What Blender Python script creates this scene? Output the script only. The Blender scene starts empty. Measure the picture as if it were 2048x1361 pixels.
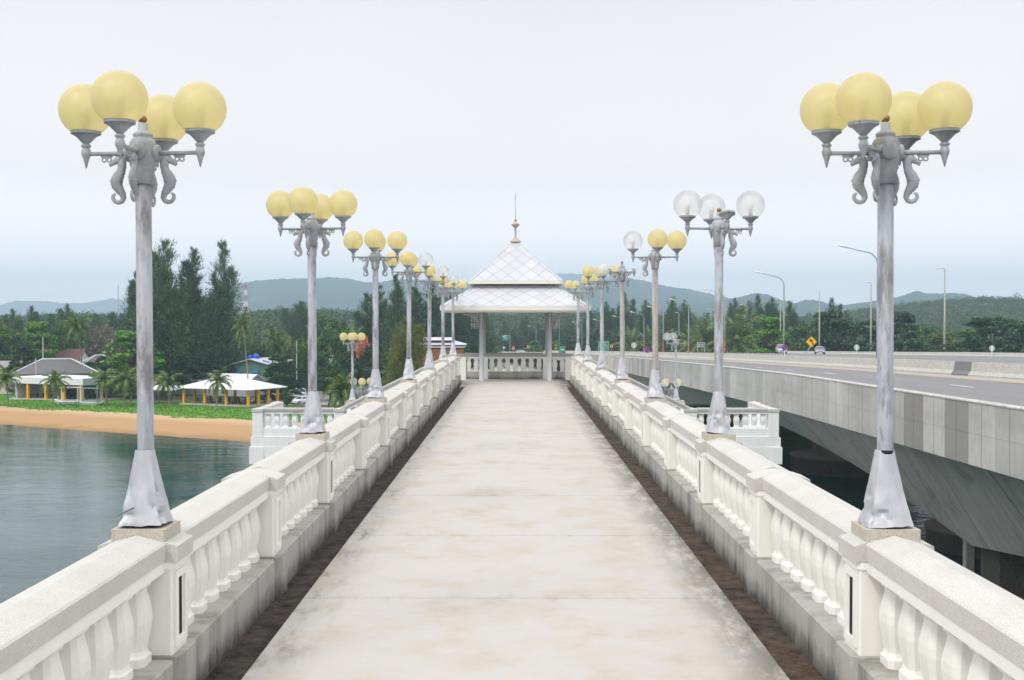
import bpy, math, random
import numpy as np
from mathutils import Vector, Matrix, noise as mnoise

random.seed(7)
RNG = np.random.default_rng(11)
S = bpy.context.scene
COL = S.collection
PI = math.pi
CAMZ = 2.25
F = 2300.0          # focal length of the photograph in its own pixels
VX, VY = 1031.0, 641.0

def at(px, py, d):
    return Vector(((px - VX) / F * d, d, CAMZ + (VY - py) / F * d))

def lerp_table(tab, x):
    if x <= tab[0][0]: return tab[0][1]
    for (a, va), (b, vb) in zip(tab, tab[1:]):
        if x <= b: return va + (vb - va) * (x - a) / (b - a)
    return tab[-1][1]

def smooth(t):
    t = max(0.0, min(1.0, t)); return t * t * (3 - 2 * t)

# ------------------------------------------------------------------ materials
class NT:
    def __init__(s, name):
        s.m = bpy.data.materials.new(name); s.m.use_nodes = True
        s.t = s.m.node_tree; s.t.nodes.clear()
        s.out = s.t.nodes.new('ShaderNodeOutputMaterial')
    def n(s, kind, **kw):
        nd = s.t.nodes.new(kind)
        for k, v in kw.items(): setattr(nd, k, v)
        return nd
    def put(s, sock, v):
        if v is None: return
        if hasattr(v, 'is_linked') or isinstance(v, bpy.types.NodeSocket): s.t.links.new(v, sock)
        else:
            if isinstance(v, (tuple, list)) and len(v) == 3 and sock.type == 'RGBA': v = (*v, 1)
            sock.default_value = v
    def coord(s, kind='Object'): return s.n('ShaderNodeTexCoord').outputs[kind]
    def mapping(s, vec, scale=(1, 1, 1), loc=(0, 0, 0)):
        m = s.n('ShaderNodeMapping'); s.put(m.inputs['Vector'], vec)
        m.inputs['Scale'].default_value = scale; m.inputs['Location'].default_value = loc
        return m.outputs[0]
    def noise(s, vec, scale, detail=3, rough=.55):
        m = s.n('ShaderNodeTexNoise'); s.put(m.inputs['Vector'], vec)
        m.inputs['Scale'].default_value = scale; m.inputs['Detail'].default_value = detail
        m.inputs['Roughness'].default_value = rough
        return m.outputs['Fac']
    def ramp(s, fac, stops):
        r = s.n('ShaderNodeValToRGB'); s.put(r.inputs[0], fac)
        e = r.color_ramp.elements
        while len(e) > 1: e.remove(e[-1])
        for i, (p, c) in enumerate(stops):
            if not isinstance(c, (tuple, list)): c = (c, c, c)
            el = e[0] if i == 0 else e.new(p)
            el.position = p; el.color = (*c, 1)
        return r.outputs[0]
    def mix(s, fac, a, b, mode='MIX'):
        m = s.n('ShaderNodeMix', data_type='RGBA', blend_type=mode)
        s.put(m.inputs[0], fac); s.put(m.inputs[6], a); s.put(m.inputs[7], b)
        return m.outputs[2]
    def math(s, op, a, b=None, c=None):
        m = s.n('ShaderNodeMath', operation=op); s.put(m.inputs[0], a)
        if b is not None: s.put(m.inputs[1], b)
        if c is not None: s.put(m.inputs[2], c)
        return m.outputs[0]
    def sep(s, vec):
        m = s.n('ShaderNodeSeparateXYZ'); s.put(m.inputs[0], vec); return m.outputs
    def bump(s, h, strength=.3, dist=.01):
        b = s.n('ShaderNodeBump'); s.put(b.inputs['Height'], h)
        b.inputs['Strength'].default_value = strength; b.inputs['Distance'].default_value = dist
        return b.outputs[0]
    def pbr(s, color, rough=.8, metal=0, spec=.3, normal=None):
        p = s.n('ShaderNodeBsdfPrincipled')
        s.put(p.inputs['Base Color'], color); s.put(p.inputs['Roughness'], rough)
        s.put(p.inputs['Metallic'], metal); p.inputs['Specular IOR Level'].default_value = spec
        if normal is not None: s.put(p.inputs['Normal'], normal)
        return p.outputs[0]
    def done(s, sh): s.t.links.new(sh, s.out.inputs['Surface']); return s.m

def plain(name, col, rough=.7, var=.12, scale=4, metal=0, spec=.3, bump=0, grit=0):
    k = NT(name); co = k.coord()
    n1 = k.noise(co, scale, 4)
    c = k.mix(n1, tuple(x * (1 - var) for x in col), tuple(min(1, x * (1 + var)) for x in col))
    if grit:
        c = k.mix(k.ramp(k.noise(co, grit, 2), [(.35, 1), (.6, 0)]), c, tuple(x * .7 for x in col))
    nm = k.bump(k.noise(co, grit or scale * 6, 3), bump, .01) if bump else None
    return k.done(k.pbr(c, rough, metal, spec, nm))

def m_metal(name, light, dark, rust=.0):
    """grey painted steel with long vertical weather streaks and rust flecks"""
    k = NT(name); co = k.coord(); inf = k.n('ShaderNodeObjectInfo')
    off = k.n('ShaderNodeVectorMath', operation='ADD'); k.put(off.inputs[0], co)
    sc = k.n('ShaderNodeVectorMath', operation='SCALE'); k.put(sc.inputs[0], inf.outputs['Location']); sc.inputs['Scale'].default_value = 3.7
    k.put(off.inputs[1], sc.outputs[0]); v = off.outputs[0]
    st = k.noise(k.mapping(v, (22, 22, 2.6)), 1, 6, .7)
    c = k.mix(k.ramp(st, [(.30, .45), (.62, 1)]), dark, light)
    fl = k.noise(k.mapping(v, (60, 60, 14)), 1, 3)
    c = k.mix(k.ramp(fl, [(.66, 0), (.72, .7)]), c, (.12, .12, .13))
    if rust:
        r = k.noise(k.mapping(v, (14, 14, .9), (3, 1, 5)), 1, 4, .7)
        c = k.mix(k.ramp(r, [(1 - rust - .12, 0), (1 - rust + .08, .8)]), c, (.30, .17, .08))
    pt = k.noise(k.mapping(v, (9, 9, 2.2), (4, 2, 1)), 1, 6, .72)
    c = k.mix(k.ramp(pt, [(.48, 0), (.62, .9)]), c, dark)
    return k.done(k.pbr(c, .5, .05, .35, k.bump(fl, .15, .004)))

def m_paint_white(name, col=(.80, .785, .74), mould=False):
    k = NT(name); co = k.coord('Object')
    n1 = k.noise(k.mapping(co, (6, 6, 1.2)), 1, 5, .65)
    c = k.mix(k.ramp(n1, [(.35, 0), (.7, 1)]), tuple(x * .93 for x in col), col)
    n2 = k.noise(k.mapping(co, (1, 1, .5)), 7, 5, .75)
    c = k.mix(k.ramp(n2, [(.68, 0), (.80, .45)]), c, (.40, .37, .31))
    if mould:
        m1 = k.noise(k.mapping(co, (1.1, 1.1, 2.4)), 1, 7, .75)
        c = k.mix(k.ramp(m1, [(.60, 0), (.72, .8)]), c, (.16, .155, .14))
    return k.done(k.pbr(c, .55, 0, .35, k.bump(k.noise(co, 40, 3), .06, .01)))

def m_washed_stone(name, col, speck=.22):
    k = NT(name); co = k.coord()
    f = k.noise(co, 150, 2, .7); g = k.noise(co, 2.2, 5, .6)
    c = k.mix(k.ramp(f, [(.36, 0), (.62, 1)]), tuple(x * (1 - speck) for x in col), tuple(min(1, x * (1 + speck * .4)) for x in col))
    c = k.mix(k.ramp(g, [(.45, 0), (.72, .5)]), c, tuple(x * .72 for x in col))
    return k.done(k.pbr(c, .85, 0, .25, k.bump(f, .25, .004)))

def m_plinth():
    """washed stone plinth, black mould streaks running down and a damp foot"""
    k = NT('stained_plinth_stone'); co = k.coord('Object'); x, y, z = k.sep(co)
    base = k.mix(k.noise(co, 120, 2), (.36, .345, .315), (.50, .48, .44))
    st = k.noise(k.mapping(co, (2, 3.2, .55)), 1, 6, .72)
    ft = k.noise(k.mapping(co, (3, 4, 5)), 1, 5, .7)
    foot = k.math('MULTIPLY', k.math('SUBTRACT', k.math('ADD', .02, k.math('MULTIPLY', ft, .22)), z), 4.5)
    m = k.math('ADD', k.ramp(st, [(.47, 0), (.74, .7)]), k.math('MAXIMUM', foot, 0))
    c = k.mix(k.math('MINIMUM', m, .9), base, (.06, .054, .048))
    return k.done(k.pbr(c, .9, 0, .2, k.bump(k.noise(co, 110, 2), .3, .004)))

def m_walkway():
    k = NT('weathered_walkway_concrete'); co = k.coord('Object'); x, y, z = k.sep(co)
    n1 = k.noise(k.mapping(co, (1.1, 1.0, 1)), 1.3, 7, .66)
    c = k.ramp(n1, [(.28, (.42, .365, .305)), (.44, (.485, .44, .385)), (.55, (.49, .465, .44)), (.74, (.52, .46, .39))])
    n2 = k.noise(k.mapping(co, (1.2, 1.3, 1), (7, 3, 0)), 2.0, 7, .74)
    c = k.mix(k.ramp(n2, [(.56, 0), (.74, .42)]), c, (.39, .345, .29))
    n3 = k.noise(k.mapping(co, (1.0, 1.2, 1), (1, 9, 0)), 3.3, 6, .74)
    c = k.mix(k.ramp(n3, [(.54, 0), (.70, .55)]), c, (.535, .51, .48))
    gr = k.noise(co, 70, 4, .8)
    c = k.mix(k.ramp(gr, [(.30, .22), (.5, 0)]), c, (.30, .27, .24))
    pt = k.noise(co, 5.5, 5, .75)
    c = k.mix(k.ramp(pt, [(.68, 0), (.76, .5)]), c, (.26, .23, .20))
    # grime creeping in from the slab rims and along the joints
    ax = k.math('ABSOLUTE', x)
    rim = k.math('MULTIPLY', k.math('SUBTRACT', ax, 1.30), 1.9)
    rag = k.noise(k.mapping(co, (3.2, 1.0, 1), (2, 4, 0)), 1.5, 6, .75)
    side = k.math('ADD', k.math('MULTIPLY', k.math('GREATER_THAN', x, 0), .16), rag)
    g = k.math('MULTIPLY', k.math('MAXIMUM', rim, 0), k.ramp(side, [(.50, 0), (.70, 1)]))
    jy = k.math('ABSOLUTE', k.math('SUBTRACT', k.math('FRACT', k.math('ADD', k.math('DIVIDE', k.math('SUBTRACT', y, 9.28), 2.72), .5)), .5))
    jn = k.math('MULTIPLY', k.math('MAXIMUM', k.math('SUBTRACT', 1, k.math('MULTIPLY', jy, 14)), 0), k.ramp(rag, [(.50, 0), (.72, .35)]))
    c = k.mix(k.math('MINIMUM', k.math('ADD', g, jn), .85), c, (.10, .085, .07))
    return k.done(k.pbr(c, .82, 0, .25, k.bump(k.noise(co, 55, 4), .12, .01)))

def m_gutter():
    k = NT('gutter_dirt'); co = k.coord('Object'); x, y, z = k.sep(co)
    n1 = k.ramp(k.noise(co, 7, 7, .75), [(.35, 0), (.68, 1)]); n2 = k.noise(co, 45, 4, .7)
    dark = k.mix(n1, (.022, .018, .016), (.11, .09, .075))
    red = k.mix(n1, (.04, .028, .022), (.16, .11, .08))
    c = k.mix(k.math('MULTIPLY', k.math('GREATER_THAN', x, 0), k.ramp(k.noise(co, 1.1, 4), [(.4, .1), (.6, 1)])), dark, red)
    c = k.mix(k.ramp(n2, [(.62, 0), (.7, .5)]), c, (.30, .26, .2))
    return k.done(k.pbr(c, .95, 0, .15, k.bump(n2, .6, .02)))

def m_fascia():
    """precast parapet panels: each casting has its own tone, joints, rain streaks"""
    k = NT('parapet_panel_concrete'); co = k.coord('Object'); x, y, z = k.sep(co)
    q = k.math('DIVIDE', y, 1.96)
    w = k.n('ShaderNodeTexWhiteNoise', noise_dimensions='1D'); k.put(w.inputs['W'], k.math('FLOOR', q))
    tone = k.ramp(w.outputs['Value'], [(0, (.33, .31, .29)), (.13, (.49, .475, .45)), (.5, (.57, .555, .53)), (.8, (.62, .60, .555)), (1, (.67, .64, .585))])
    big = k.noise(k.mapping(co, (1, .22, .5)), 1, 6, .7)
    tone = k.mix(k.ramp(big, [(.42, 0), (.66, .5)]), tone, (.33, .31, .29))
    st = k.noise(k.mapping(co, (4, 9, .9)), 1, 7, .75)
    c = k.mix(k.ramp(st, [(.50, 0), (.72, .7)]), tone, k.mix(.5, tone, (.2, .19, .18)))
    c = k.mix(k.ramp(k.noise(co, 5, 5, .7), [(.6, 0), (.75, .3)]), c, (.6, .58, .54))
    e = k.math('LESS_THAN', k.math('ABSOLUTE', k.math('SUBTRACT', k.math('FRACT', q), .5)), .014)
    c = k.mix(k.math('MULTIPLY', e, .5), c, (.12, .115, .11))
    return k.done(k.pbr(c, .9, 0, .2))

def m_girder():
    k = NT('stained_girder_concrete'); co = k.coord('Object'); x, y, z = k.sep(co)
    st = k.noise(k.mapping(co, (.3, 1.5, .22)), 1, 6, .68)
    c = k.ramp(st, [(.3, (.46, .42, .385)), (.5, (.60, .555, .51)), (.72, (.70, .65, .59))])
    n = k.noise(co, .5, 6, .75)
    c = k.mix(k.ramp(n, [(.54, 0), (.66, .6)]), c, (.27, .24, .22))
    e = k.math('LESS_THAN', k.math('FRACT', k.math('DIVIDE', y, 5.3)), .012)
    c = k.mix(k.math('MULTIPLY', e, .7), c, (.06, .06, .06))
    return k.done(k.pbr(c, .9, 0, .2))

def m_asphalt(name='asphalt', col=(.20, .195, .20)):
    k = NT(name); co = k.coord('Object')
    n = k.noise(k.mapping(co, (1.2, .05, 1)), 1, 4); f = k.noise(co, 30, 2)
    c = k.mix(n, tuple(v * .78 for v in col), tuple(v * 1.2 for v in col))
    c = k.mix(k.ramp(f, [(.4, 0), (.7, .3)]), c, tuple(v * 1.5 for v in col))
    return k.done(k.pbr(c, .85, 0, .3))

def m_water():
    k = NT('sea_water'); co = k.coord('Object')
    h1 = k.noise(k.mapping(co, (.13, .42, 1)), 1.0, 6, .6)
    h2 = k.noise(k.mapping(co, (.03, .055, 1), (3, 8, 0)), 1.0, 4, .6)
    h3 = k.noise(k.mapping(co, (.7, 2.4, 1)), 1.0, 4, .6)
    calm = k.ramp(h2, [(.36, .35), (.60, 1)])
    h = k.math('MULTIPLY', k.math('ADD', h1, k.math('MULTIPLY', h3, .22)), calm)
    near = k.noise(k.mapping(co, (.02, .035, 1)), 1, 3)
    c = k.mix(near, (.006, .044, .044), (.013, .075, .073))
    p = k.n('ShaderNodeBsdfPrincipled'); k.put(p.inputs['Base Color'], c)
    p.inputs['Roughness'].default_value = .05; p.inputs['IOR'].default_value = 1.33
    k.put(p.inputs['Normal'], k.bump(h, 1.0, .11))
    return k.done(p.outputs[0])

def m_ground():
    """sand at the waterline, wet at the edge; creeping green above; worn earth"""
    k = NT('shore_ground'); co = k.coord('Object'); x, y, z = k.sep(co)
    at_ = k.n('ShaderNodeAttribute', attribute_name='inland'); s = at_.outputs['Fac']
    n1 = k.noise(co, .35, 5, .65); n2 = k.noise(co, 1.8, 5, .7); n3 = k.noise(k.mapping(co, (.12, .5, 1)), 1, 4)
    sand = k.mix(n3, (.38, .225, .105), (.46, .29, .15))
    sand = k.mix(k.ramp(n2, [(.6, 0), (.8, .4)]), sand, (.52, .38, .23))
    wet = k.ramp(k.math('DIVIDE', k.math('ADD', s, k.math('MULTIPLY', k.math('SUBTRACT', n1, .5), 4.0)), 4.0), [(.0, 1), (.8, 0)])
    sand = k.mix(k.math('MULTIPLY', wet, .65), sand, (.25, .14, .07))
    pale = k.math('MULTIPLY', k.ramp(k.math('DIVIDE', s, 20), [(.45, 0), (.62, 1)]), .7)
    sand = k.mix(pale, sand, (.54, .40, .25))
    grass = k.mix(n2, (.05, .13, .015), (.11, .24, .035))
    grass = k.mix(k.ramp(n1, [(.5, 0), (.7, .8)]), grass, (.20, .19, .08))
    edge = k.math('ADD', k.math('ADD', s, k.math('MULTIPLY', k.math('SUBTRACT', n1, .5), 9)), k.math('MULTIPLY', k.math('SUBTRACT', n2, .5), 2.5))
    c = k.mix(k.ramp(k.math('DIVIDE', edge, 30), [(.46, 0), (.49, 1)]), sand, grass)
    far = k.mix(k.noise(co, .05, 4), (.035, .06, .02), (.09, .085, .05))
    c = k.mix(k.ramp(k.math('DIVIDE', edge, 100), [(.34, 0), (.42, 1)]), c, far)
    return k.done(k.pbr(c, .95, 0, .12, k.bump(n2, .3, .1)))

def m_leaf(name, dark, light, warm=None, trans=.28, tint=False):
    k = NT(name); g = k.n('ShaderNodeNewGeometry'); inf = k.n('ShaderNodeObjectInfo')
    LF = 1.55
    c = k.mix(g.outputs['Random Per Island'], tuple(x * LF for x in dark), tuple(x * LF for x in light))
    if warm:
        r = k.math('FRACT', k.math('MULTIPLY', g.outputs['Random Per Island'], 7.31))
        c = k.mix(k.ramp(r, [(.78, 0), (.9, .7)]), c, warm)
    if tint:
        a = k.n('ShaderNodeAttribute', attribute_name='tint')
        c = k.mix(.85, c, k.ramp(a.outputs['Fac'], [(0, (.55, .7, .7)), (.5, (1, 1, 1)), (.85, (1.5, 1.35, .9)), (1, (1.6, 1.2, 1.0))]), 'MULTIPLY')
    else:
        c = k.mix(.7, c, k.ramp(inf.outputs['Random'], [(0, (.72, .8, .8)), (.6, (1, 1, 1)), (1, (1.35, 1.25, .95))]), 'MULTIPLY')
    d = k.n('ShaderNodeBsdfDiffuse'); k.put(d.inputs[0], c)
    t = k.n('ShaderNodeBsdfTranslucent'); k.put(t.inputs[0], c)
    gl = k.n('ShaderNodeBsdfGlossy'); gl.inputs[0].default_value = (1, 1, 1, 1); gl.inputs[1].default_value = .45
    m = k.n('ShaderNodeMixShader'); m.inputs[0].default_value = trans
    k.t.links.new(d.outputs[0], m.inputs[1]); k.t.links.new(t.outputs[0], m.inputs[2])
    m2 = k.n('ShaderNodeMixShader'); m2.inputs[0].default_value = .03
    k.t.links.new(m.outputs[0], m2.inputs[1]); k.t.links.new(gl.outputs[0], m2.inputs[2])
    return k.done(m2.outputs[0])

def m_globe(name, col, trans, clear):
    k = NT(name); co = k.coord('Object')
    c = k.mix(k.noise(co, 9, 4), tuple(v * .94 for v in col), col)
    d = k.n('ShaderNodeBsdfDiffuse'); k.put(d.inputs[0], c)
    t = k.n('ShaderNodeBsdfTranslucent'); k.put(t.inputs[0], c)
    m = k.n('ShaderNodeMixShader'); m.inputs[0].default_value = trans
    k.t.links.new(d.outputs[0], m.inputs[1]); k.t.links.new(t.outputs[0], m.inputs[2])
    tr = k.n('ShaderNodeBsdfTransparent'); tr.inputs[0].default_value = (*(min(1, v * 1.05 + .05) for v in col), 1)
    m2 = k.n('ShaderNodeMixShader'); m2.inputs[0].default_value = clear
    k.t.links.new(m.outputs[0], m2.inputs[1]); k.t.links.new(tr.outputs[0], m2.inputs[2])
    fr = k.n('ShaderNodeFresnel'); fr.inputs[0].default_value = 1.45
    gl = k.n('ShaderNodeBsdfGlossy'); gl.inputs[1].default_value = .35
    m3 = k.n('ShaderNodeMixShader'); k.t.links.new(k.math('MULTIPLY', fr.outputs[0], .4), m3.inputs[0])
    k.t.links.new(m2.outputs[0], m3.inputs[1]); k.t.links.new(gl.outputs[0], m3.inputs[2])
    return k.done(m3.outputs[0])

def m_roof_tiles():
    """white diamond shingles with thin dark seams"""
    k = NT('diamond_roof_tiles'); uv = k.n('ShaderNodeUVMap').outputs[0]; u, v, w = k.sep(uv)
    a = k.math('FRACT', k.math('ADD', u, v)); b = k.math('FRACT', k.math('SUBTRACT', u, v))
    la = k.math('LESS_THAN', a, .045); lb = k.math('LESS_THAN', b, .045)
    ca = k.n('ShaderNodeCombineXYZ'); k.put(ca.inputs[0], k.math('FLOOR', k.math('ADD', u, v))); k.put(ca.inputs[1], k.math('FLOOR', k.math('SUBTRACT', u, v)))
    wn = k.n('ShaderNodeTexWhiteNoise', noise_dimensions='2D'); k.put(wn.inputs['Vector'], ca.outputs[0])
    c = k.mix(wn.outputs['Value'], (.50, .51, .545), (.57, .575, .60))
    c = k.mix(k.math('MULTIPLY', k.math('MAXIMUM', la, lb), .62), c, (.17, .18, .21))
    h = k.math('ADD', a, b)
    return k.done(k.pbr(c, .5, 0, .4, k.bump(h, .25, .01)))

def m_corrugated(name, col, sc=6, axis='x'):
    k = NT(name); co = k.coord('Object'); x, y, z = k.sep(co)
    wv = k.math('FRACT', k.math('MULTIPLY', x if axis == 'x' else y, sc))
    n = k.noise(co, .8, 5, .65)
    c = k.mix(n, tuple(v * .75 for v in col), tuple(min(1, v * 1.15) for v in col))
    c = k.mix(k.math('MULTIPLY', k.math('LESS_THAN', wv, .18), .35), c, tuple(v * .5 for v in col))
    return k.done(k.pbr(c, .6, 0, .3))

M = {}
M['metal'] = m_metal('weathered_grey_pole', (.41, .43, .475), (.16, .155, .16), .30)
M['rustpole'] = m_metal('rusty_grey_pole', (.45, .45, .46), (.24, .23, .22), .42)
M['cast'] = m_metal('cast_aluminium', (.42, .44, .47), (.29, .30, .32), .06)
def m_sheet():
    k = NT('creased_sheet_metal'); co = k.coord('Object')
    n = k.noise(k.mapping(co, (1, 1, .4)), 9, 5, .65); f = k.noise(co, 120, 3)
    c = k.mix(k.ramp(n, [(.38, 0), (.66, 1)]), (.44, .45, .48), (.56, .57, .605))
    c = k.mix(k.ramp(k.noise(co, 14, 5, .75), [(.66, 0), (.74, .6)]), c, (.36, .33, .31))
    return k.done(k.pbr(c, k.ramp(n, [(.3, .45), (.7, .6)]), .35, .4, k.bump(f, .05, .003)))
M['sheet'] = m_sheet()
M['amber'] = m_globe('amber_globe', (1.0, .885, .575), .66, .30)
M['clearg'] = m_globe('clear_globe', (.96, .96, .965), .7, .72)
M['milky'] = m_globe('milky_globe', (.93, .92, .86), .6, .12)
M['bulb'] = plain('lamp_bulb', (.80, .77, .70), .4)
M['bronze'] = plain('bronze_ball', (.30, .17, .08), .35, .3, 12, .7)
M['white'] = m_paint_white('cream_white_paint', (.86, .845, .79))
M['cool_white'] = m_paint_white('cool_white_paint', (.84, .85, .84), True)
M['stone'] = m_washed_stone('washed_stone_cap', (.60, .575, .535))
M['stone2'] = m_washed_stone('washed_stone_pedestal', (.54, .49, .41), .3)
M['greystone'] = m_washed_stone('damp_grey_coping', (.42, .41, .39), .25)
M['plinth'] = m_plinth()
M['walk'] = m_walkway(); M['gutter'] = m_gutter()
M['black'] = plain('dark_void', (.02, .02, .02), .9)
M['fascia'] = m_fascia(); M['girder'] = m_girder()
M['concrete'] = plain('pale_concrete', (.56, .535, .49), .9, .2, .9, grit=9)
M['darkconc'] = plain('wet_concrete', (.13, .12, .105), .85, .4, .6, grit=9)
M['greyconc'] = plain('grey_concrete_patch', (.20, .20, .20), .9, .2, 2)
M['asphalt'] = m_asphalt(); M['shoulder'] = m_asphalt('pale_shoulder', (.36, .335, .30))
M['lot'] = m_asphalt('car_park', (.27, .26, .25))
M['linewhite'] = plain('road_paint_white', (.75, .75, .73), .7, .15, 3)
M['lineyellow'] = plain('road_paint_yellow', (.62, .36, .10), .7, .25, 2)
M['water'] = m_water(); M['ground'] = m_ground()
M['bark'] = plain('bark', (.13, .105, .08), .95, .35, 3)
M['palmbark'] = plain('palm_bark', (.27, .235, .19), .95, .3, 5)
M['leaf_broad'] = m_leaf('broad_leaves', (.020, .052, .012), (.075, .165, .028))
M['leaf_bright'] = m_leaf('bright_leaves', (.035, .10, .012), (.12, .26, .03))
M['leaf_dark'] = m_leaf('dark_leaves', (.012, .034, .012), (.045, .105, .028))
M['leaf_yellow'] = m_leaf('yellowing_leaves', (.04, .06, .012), (.125, .15, .03))
M['leaf_casu'] = m_leaf('casuarina_needles', (.014, .038, .016), (.080, .145, .058))
M['leaf_palm'] = m_leaf('palm_fronds', (.025, .065, .012), (.10, .17, .03), (.26, .20, .04))
M['leaf_dry'] = m_leaf('dry_scrub', (.09, .075, .055), (.20, .155, .11))
M['flower'] = m_leaf('coral_flowers', (.30, .085, .055), (.44, .19, .13), trans=.4)
M['forest'] = m_leaf('forest_leaves', (.024, .050, .018), (.055, .10, .032), tint=True)
M['creeper'] = m_leaf('creeper_leaves', (.06, .17, .014), (.15, .32, .03))
M['rooftile'] = m_roof_tiles()
M['pavwhite'] = plain('white_gutter_paint', (.76, .745, .68), .5, .05)
M['pavgrey'] = plain('grey_column_paint', (.54, .555, .58), .45, .1, 3)
M['bracket'] = plain('iron_bracket', (.52, .51, .48), .6, .2)
M['finial'] = plain('finial_render', (.48, .40, .33), .7, .12)
M['soffit'] = plain('soffit_board', (.55, .54, .50), .8)
M['yellowcol'] = plain('yellow_column', (.80, .44, .02), .6, .12)
M['whitewall'] = plain('white_wall', (.74, .74, .75), .7, .08, 1)
M['greywall'] = plain('grey_wall', (.36, .38, .40), .8, .1, 1)
M['wallcream'] = plain('cream_wall', (.55, .52, .45), .8, .12, 1)
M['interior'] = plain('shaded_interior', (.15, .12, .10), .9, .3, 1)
M['greytile'] = m_corrugated('grey_roof_tiles', (.155, .145, .15), 3)
M['whiteroof'] = m_corrugated('white_metal_roof', (.74, .75, .79), 1.4)
M['lilacroof'] = m_corrugated('lilac_metal_roof', (.60, .58, .66), 3)
M['rustroof'] = m_corrugated('rust_red_roof', (.14, .06, .055), 3)
M['oldroof'] = m_corrugated('old_sheet_roof', (.30, .28, .28), 2)
M['thatch'] = plain('thatch', (.22, .18, .14), .95, .4, 3)
M['ridgewhite'] = plain('ridge_tile_white', (.68, .76, .80), .6)
M['greenwall'] = plain('green_wall', (.075, .17, .115), .8, .15, 1)
M['blueawn'] = plain('blue_awning', (.04, .16, .42), .6)
M['bluetarp'] = plain('blue_tarp', (.03, .12, .62), .4, .3, 2)
M['brick'] = plain('orange_brick', (.36, .13, .05), .9, .45, 2.5, grit=4)
M['darkwood'] = plain('dark_wood', (.055, .03, .022), .6, .3)
M['teal'] = plain('teal_post', (.15, .33, .38), .6)
M['lampgrey'] = plain('galvanised_lamp', (.36, .40, .41), .5, .1, 1, .3)
M['lampcream'] = plain('cream_lamp_post', (.50, .48, .38), .6, .1, 1)
M['lumin'] = plain('luminaire_shell', (.72, .73, .74), .4)
M['orange'] = plain('orange_band', (.75, .13, .05), .6)
M['signyellow'] = plain('sign_yellow', (.85, .45, .01), .5, .05)
M['signblue'] = plain('sign_blue', (.015, .06, .42), .5, .05)
M['signred'] = plain('sign_red', (.62, .07, .03), .5, .05)
M['signgreen'] = plain('sign_green', (.01, .25, .17), .5, .08)
M['signback'] = plain('sign_back_grey', (.45, .48, .52), .5)
M['carwhite'] = plain('car_white', (.75, .76, .77), .25, .02, spec=.6)
M['carsilver'] = plain('car_silver', (.48, .50, .54), .25, .03, 4, .4, .6)
M['cargrey'] = plain('car_grey', (.27, .28, .33), .25, .03, 4, .4, .6)
M['cardark'] = plain('car_dark', (.03, .03, .035), .25, .03, spec=.6)
M['glass'] = plain('car_glass', (.07, .10, .11), .08, .05, spec=.8)
M['tyre'] = plain('tyre', (.02, .02, .02), .9)
M['headl'] = plain('headlight', (.8, .82, .85), .15, spec=.8)
M['redl'] = plain('tail_light', (.6, .02, .03), .3)
M['greentruck'] = plain('truck_green', (.02, .26, .18), .4)
M['shirtblue'] = plain('blue_shirt', (.03, .14, .42), .8)
M['skin'] = plain('skin', (.35, .2, .13), .6)
M['mast_red'] = plain('mast_red', (.5, .08, .06), .6)

def m_hills(name, clear):
    k = NT(name); co = k.coord('Object')
    n = k.noise(co, .012, 7, .65); f = k.noise(co, .06, 4, .7)
    c = k.mix(n, (.022, .05, .03), (.06, .10, .055)); c = k.mix(k.ramp(f, [(.42, .6), (.62, 0)]), c, (.012, .03, .02))
    if clear: c = k.mix(k.ramp(k.noise(k.mapping(co, (.006, .004, .012)), 1, 5, .6), [(.66, 0), (.72, .7)]), c, (.30, .24, .19))
    return k.done(k.pbr(c, 1, 0, .1))

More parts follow.
